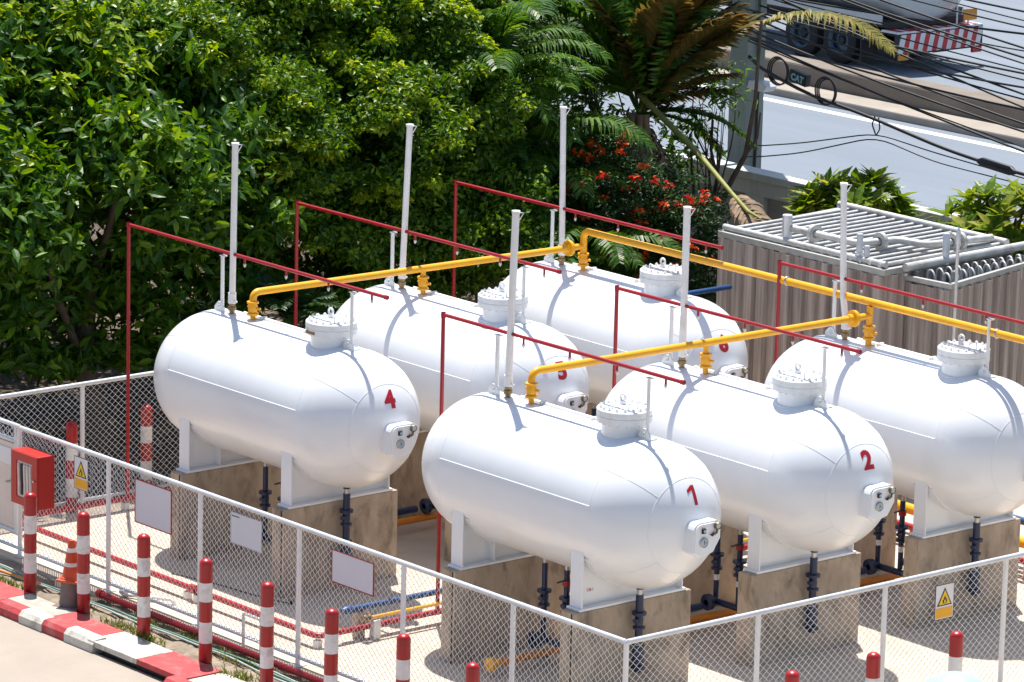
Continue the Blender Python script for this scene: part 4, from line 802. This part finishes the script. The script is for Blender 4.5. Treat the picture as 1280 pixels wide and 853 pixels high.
# palms -------------------------------------------------------------
def frond_mesh(name, L, drop, n, ll, lw, material, sweep=.75, hang=.5, up0=.5, seed=0, gap=.12, ragged=.15):
    rng = np.random.default_rng(seed); P = []; x = z = 0; m = 22
    for i in range(m + 1):
        P.append((x, 0, z)); a = up0 - drop * (i / m) ** 1.3; x += L / m * math.cos(a); z += L / m * math.sin(a)
    P = np.array(P); mb = MB().tube([tuple(q) for q in P], [max(.004, .022 * L / 2 * (1 - .85 * i / m)) for i in range(m + 1)], 5)
    vs, fs = list(mb.v), list(mb.f)
    for k in range(n):
        s = gap + (1 - gap) * k / (n - 1); i = min(m - 1, int(s * m)); f = s * m - i; p = P[i] * (1 - f) + P[i + 1] * f; tg = P[i + 1] - P[i]; tg = tg / np.linalg.norm(tg); nm = np.array([-tg[2], 0, tg[0]])
        l = ll * (.45 + .75 * math.sin(math.pi * min(1, .12 + s * .86))) * rng.uniform(1 - ragged, 1 + ragged)
        for sg in (-1, 1):
            side = np.array([0, sg, 0.]); d = tg * sweep + side + nm * .35 + rng.normal(0, .07, 3); d /= np.linalg.norm(d)
            w = np.cross(d, nm); w /= np.linalg.norm(w); d2 = d + np.array([0, 0, -hang]) + rng.normal(0, .06, 3); d2 /= np.linalg.norm(d2); d3 = d2 + np.array([0, 0, -hang * 1.3]); d3 /= np.linalg.norm(d3)
            a = p; b = a + d * l * .35; c = b + d2 * l * .35; e = c + d3 * l * .30; o = len(vs)
            vs += [tuple(a + w * lw * .35), tuple(a - w * lw * .35), tuple(b + w * lw * .5), tuple(b - w * lw * .5), tuple(c + w * lw * .42), tuple(c - w * lw * .42), tuple(e)]
            fs += [(o, o + 1, o + 3, o + 2), (o + 2, o + 3, o + 5, o + 4), (o + 4, o + 5, o + 6)]
    me = bpy.data.meshes.new(name); me.from_pydata(vs, [], fs); me.materials.append(MT(material)); me.update(); return me
FR = [frond_mesh('frond', 2.0, 1.7, 46, .50, .036, 'leaf_palm', up0=1.0, hang=.55, seed=i) for i in range(4)]
def palm(name, label, base, stems, seed, nf=11, scale=1, mset=FR, group='palms behind the tanks'):
    rng = random.Random(seed); t = thing(name, label, 'palm', base, group)
    for (dx, dy, hh) in stems:
        ob('trunk', MB().tube([(dx * .3, dy * .3, -.1), (dx * .7, dy * .7, hh * .5), (dx, dy, hh)], [.07, .055, .045], 10), 'palm_bark', t)
        for k in range(nf):
            az = 2 * math.pi * k / nf + rng.uniform(-.25, .25); el = rng.uniform(-.35, .75)
            o = ob('frond', rng.choice(mset), None, t, (dx, dy, hh - .05 + .02 * k)); o.rotation_euler = (rng.uniform(-.2, .2), -el * .6, az); s = scale * rng.uniform(.75, 1.1); o.scale = (s, s, s)
    return t
palm('areca_palm', 'feathery green palm clump beside the small leafed tree', (-13.3, 10.1, 0), [(-.1, -.2, 2.4), (.3, .3, 3.1), (-.5, .3, 4.1), (.0, -.5, 3.7), (.3, .5, 2.2)], 3, 14)
palm('areca_palm', 'taller feathery palm behind the first palm clump, near top centre', (-15.6, 12.0, 0), [(0, 0, 4.0), (.5, .4, 3.4), (-.4, -.8, 4.8)], 4, 13, 1.05)
palm('areca_palm', 'low dark palm in the shade left of the orange flowers', (-11.9, 10.0, 0), [(0, 0, 1.2), (.2, .4, 1.6)], 6, 10, .8)
FN = [frond_mesh('frond', .95, 1.2, 30, .26, .04, 'leaf_fern', up0=.9, hang=.25, seed=20 + i) for i in range(2)]
palm('cycad', 'small drooping cycad in the shade between tanks four and five', (-11.0, 4.3, 0), [(0, 0, 1.45)], 9, 16, 1.0, FN)
# coconut palm with dead fronds
cp = thing('coconut_palm', 'coconut palm with brown hanging dead fronds beside the orange flowers', 'palm', (-13.6, 13.1, 0), 'palms behind the tanks')
ob('trunk', MB().tube([(0, 0, -.1), (.03, 0, 1.5), (0, .02, 3.3)], [.17, .14, .15], 14), 'palm_bark', cp)
FG = [frond_mesh('frond', 3.2, 1.0, 84, .75, .075, 'leaf_palm', up0=.9, hang=.35, seed=40 + i) for i in range(3)]
FD = [frond_mesh('frond', 2.3, .7, 44, .55, .05, 'dead_frond', up0=.2, hang=1.0, seed=50 + i, ragged=.4, sweep=1.1) for i in range(2)]
FY = frond_mesh('frond', 2.6, 1.15, 60, .50, .045, 'frond_yellow', up0=.55, hang=.5, seed=60)
rr = random.Random(8)
FB = [frond_mesh('frond', 2.6, .55, 80, .75, .085, 'frond_brown', up0=.25, hang=.35, seed=80 + i, sweep=1.3) for i in range(2)]
for az, el, ms in ((.70, .42, FB[0]), (1.05, .62, FB[1]), (.85, .85, FB[0]), (1.6, .8, FG[0]), (2.4, .6, FG[2]), (3.6, .95, FG[1]), (4.1, .75, FG[0]), (4.6, 1.05, FB[1]), (2.0, 1.1, FG[0]), (.95, -.75, FG[1]), (1.15, -.95, FG[2]), (.75, .95, FB[0]), (1.1, .2, FB[0]), (.3, 1.0, FB[1]), (.15, .75, FB[0]), (5.9, 1.0, FB[0]), (.5, .7, FB[1]), (.9, .6, FB[0]), (.95, 1.15, FB[1]), (3.9, 1.2, FG[2]), (4.3, .3, FG[1])):
    o = ob('frond', ms, None, cp, (0, 0, 3.30)); o.rotation_euler = (rr.uniform(-.5, .5), -el, az); q = rr.uniform(.8, 1.0) * (.62 if el < .7 and (az < 1.3 or az > 5.5) else 1); o.scale = (q, q, q)
for az, el in ((5.6, -1.25), (4.2, -1.2), (3.4, -1.3), (2.6, -1.1), (0.9, -1.2), (4.9, -1.35), (5.9, -1.4), (5.2, -1.3), (3.9, -1.4), (.3, -1.35)):
    o = ob('dead_frond', FD[int(az * 10) % 2], None, cp, (0, 0, 3.3)); o.rotation_euler = (rr.uniform(-.4, .4), -el, az); s = rr.uniform(.75, 1.0); o.scale = (s, s, s); o['label'] = 'brown dead hanging frond'
# broken frond stalk leaning down to the enclosure
for k in range(9):
    a = rr.uniform(3.6, 6.6); ob('dead_sheath', MB().tube([(.13 * math.cos(a), .13 * math.sin(a), 3.3), (.28 * math.cos(a), .28 * math.sin(a), 2.7), (.33 * math.cos(a + .2), .33 * math.sin(a + .2), rr.uniform(1.7, 2.2))], [.06, .045, .012], 6), 'dead_frond', cp)
ob('broken_stalk', MB().tube([(.11, -.1, 3.35), (1.87, -.5, 2.78), (3.13, -.9, 2.36), (3.7, -1.1, 2.21), (4.2, -1.3, 2.2)], [.05, .045, .035, .03, .015], 8), 'rachis', cp, (0, 0, .27))
o = ob('dead_frond', frond_mesh('frond', 1.3, .35, 40, .30, .05, 'dead_frond', up0=-.35, hang=.5, seed=70), None, cp, (3.1, -.9, 2.66)); o.rotation_euler = (.4, 0, -.42); o['label'] = 'dried straw coloured frond tip'
o = ob('frond', FY, None, cp, (1.5, .85, 4.75)); o.rotation_euler = (-.1, .1, .30); o['label'] = 'yellowing frond end hanging in front of the road'
ob('frond_stem', MB().tube([(0, 0, 3.35), (.6, .35, 4.35), (1.5, .85, 4.78)], [.05, .035, .022], 8), 'rachis', cp)

# flowering shrub, slender tree, plumerias ---------------------------
rng = np.random.default_rng(12)
fsx = thing('flowering_shrub', 'dark feathery shrub with orange-red flower clusters behind tank six', 'shrub', (-12.2, 11.2, 0)); bz = np.array((-12.2, 11.2, 0))
cl = blob_clumps([((-12.2, 11.2, 1.7), (1.15, 1.35, 1.5)), ((-11.4, 12.1, 1.5), (.9, .95, 1.3))], 120, rng, .45)
pos, tip, nrm = leaf_frames(cl, 95, .26 * (.6 + .8 * rng.random(len(cl))), rng, .8, .4, .5); V, F = leaf_geo(pos - bz, tip, nrm, .085 * (.6 + .8 * rng.random(len(pos))), .36)
c = ob('foliage', npmesh('foliage', V, F, 'leaf_fern'), None, fsx); c['kind'] = 'stuff'
ob('stem', trunk_mesh((0, 0, -.1), (.1, 0, 1.6), .05, .02, rng, [Vector(q - bz) for q in cl[:20]]), 'bark', fsx)
toc = unit(CAMP - bz); sc = (cl - bz - np.array([0, 0, 1.5])) @ toc + .5 * (cl[:, 2] - 1.2) + rng.normal(0, .25, len(cl)); fl = cl[np.argsort(-sc)[:110]]; fl = fl[rng.permutation(len(fl))[:62]]
for q in fl:
    c0 = q + toc * .08 + np.array([0, 0, .12]); p2, t2, n2 = leaf_frames(c0[None], 15, np.array([.08]), rng, .5, .8, .6); V, F = leaf_geo(p2 - bz, t2, n2, .08 * (.7 + .6 * rng.random(15)), .7); ob('flower_cluster', npmesh('flower_cluster', V, F, 'petal'), None, fsx)
rngt = np.random.default_rng(21)
st = thing('slender_tree', 'thin dark bare stem leaning right in front of the utility pole', 'tree', (-12.75, 13.5, 0))
ob('trunk', MB().tube([(0, 0, -.1), (.47, 0, 1.48), (.75, 0, 2.3), (1.1, .05, 2.9), (1.33, 0, 3.8), (1.3, .1, 5)], [.06, .05, .045, .04, .03, .02], 9), 'bark', st)
ob('branch', MB().tube([(1.1, .05, 2.9), (1.3, .1, 3.2), (1.35, .1, 3.6)], [.03, .02, .012], 7), 'bark', st)
tree('sapling', 'small sapling with drooping leaves left of the utility pole', None, (-13.3, 14.3, 0), [((-12.9, 14.0, 3.3), (.45, .5, .5)), ((-13.1, 14.2, 3.9), (.4, .4, .4))], 'leaf_palm', .20, .22, 60, 16, .3, 31, .045, top=(-13.0, 14.1, 3.2))
def plumeria(label, base, cx, rad, seed, nr):
    rng = np.random.default_rng(seed); t = thing('plumeria_bush', label, 'bush', base, 'bushes between enclosure and wall'); bz = np.array(base)
    V, F = leaf_geo(np.zeros((1, 3)), np.array([[0, 1., 0]]), np.array([[0, 0, 1.]]), np.array([1.]), .36, .12, .22, True); lm = npmesh('leaf', V, F, 'leaf_plumeria')
    sb = MB(); d = unit(rng.normal(size=(nr * 3, 3))); d = d[d[:, 2] > -.45][:nr]; fr = []
    for k, q in enumerate(d):
        tipp = np.array(cx) + q * np.array(rad) * (.45 + .55 * rng.random() ** .5)
        if k < 30: sb.tube([(0, 0, .0), tuple((tipp - bz) * np.array([.4, .4, .6])), tuple(tipp - bz)], [.05, .03, .018], 6)
        ax = unit(q * .8 + np.array([0, 0, 1.])); e1 = unit(np.cross(ax, [0.3, 1, .2])); e2 = np.cross(ax, e1)
        for j in range(13):
            a = 2.4 * j + rng.normal(0, .2); out = .30 + .9 * (1 - j / 13); tp = unit((e1 * math.cos(a) + e2 * math.sin(a)) * out + ax * .6); nm = unit(ax - tp * (ax @ tp) + rng.normal(0, .1, 3)); nm = unit(nm - tp * (nm @ tp)); fr.append((tipp - bz, tp, nm, rng.uniform(.26, .42)))
    order = np.argsort([np.linalg.norm(f[0] + bz - CAMP) - .6 * f[0][2] for f in fr]); big = set(order[:290].tolist()); rest = [f for i, f in enumerate(fr) if i not in big]
    for i in big:
        p, tp, nm, L = fr[i]; s = np.cross(tp, nm); M = Matrix(((s[0], tp[0], nm[0]), (s[1], tp[1], nm[1]), (s[2], tp[2], nm[2]))).to_4x4() @ Matrix.Scale(L, 4); M.translation = Vector(p)
        o = bpy.data.objects.new('leaf', lm); COL.objects.link(o); o.parent = t; o.matrix_local = M
    V, F = leaf_geo(*[np.array([f[i] for f in rest]) for i in range(4)], .36, .12, .22, True); o = ob('foliage', npmesh('foliage', V, F, 'leaf_plumeria'), None, t); o['kind'] = 'stuff'
    ob('stem', sb, 'bark', t)
plumeria('bright green broad leafed bush left of the two above the enclosure', (-9.75, 14.0, 0), (-9.7, 14.0, 2.0), (.85, .85, .85), 5, 85)
plumeria('bright green broad leafed bush at the right edge above the coil enclosure', (-6.75, 14.0, 0), (-6.65, 14.0, 2.2), (.95, .95, .95), 6, 85)
# grass tufts along the soil strip, litter leaves under the trees
rng = np.random.default_rng(9); gp = []
for c in ((-5.5, -3.02), (-4.6, -3.1), (-4.3, -3.05), (-3.9, -3.12), (-3.75, -3.14), (-2.15, -3.2), (-2.0, -3.1), (-4.4, -2.75), (-3.6, -2.72), (-2.9, -2.74), (-2.5, -2.78), (-2.2, -2.74), (-1.2, -2.8), (-6.6, -3.1), (-7.0, -3.14), (-.3, -2.8), (.9, -2.85)):
    n = 70; gp.append(np.stack([c[0] + rng.normal(0, .13, n), c[1] + rng.normal(0, .05, n), np.full(n, -.05)], 1))
gp = np.concatenate(gp); up3 = unit(np.array([0, 0, 1.]) + rng.normal(0, .45, gp.shape)); nn = unit(np.cross(up3, rng.normal(size=gp.shape)))
V, F = leaf_geo(gp, up3, nn, .07 + .07 * rng.random(len(gp)), .14, .1, .3); o = ob('grass', npmesh('grass', V, F, 'leaf_grass')); tag(o, 'short green grass tufts growing along the soil strip', 'grass', None, 'stuff')
n = 5000; lp_ = np.stack([rng.uniform(-20, -9.3, n), rng.uniform(-4, 14, n), np.full(n, -.14) + rng.random(n) * .02], 1); nn = unit(np.array([0, 0, 1.]) + rng.normal(0, .3, lp_.shape)); tt = unit(np.cross(nn, rng.normal(size=lp_.shape)))
V, F = leaf_geo(lp_, tt, nn, .10 + .10 * rng.random(n), .45); o = ob('leaf_litter', npmesh('leaf_litter', V, F, 'dead_frond')); tag(o, 'dry brown leaf litter on the soil under the trees', 'leaf litter', None, 'stuff')
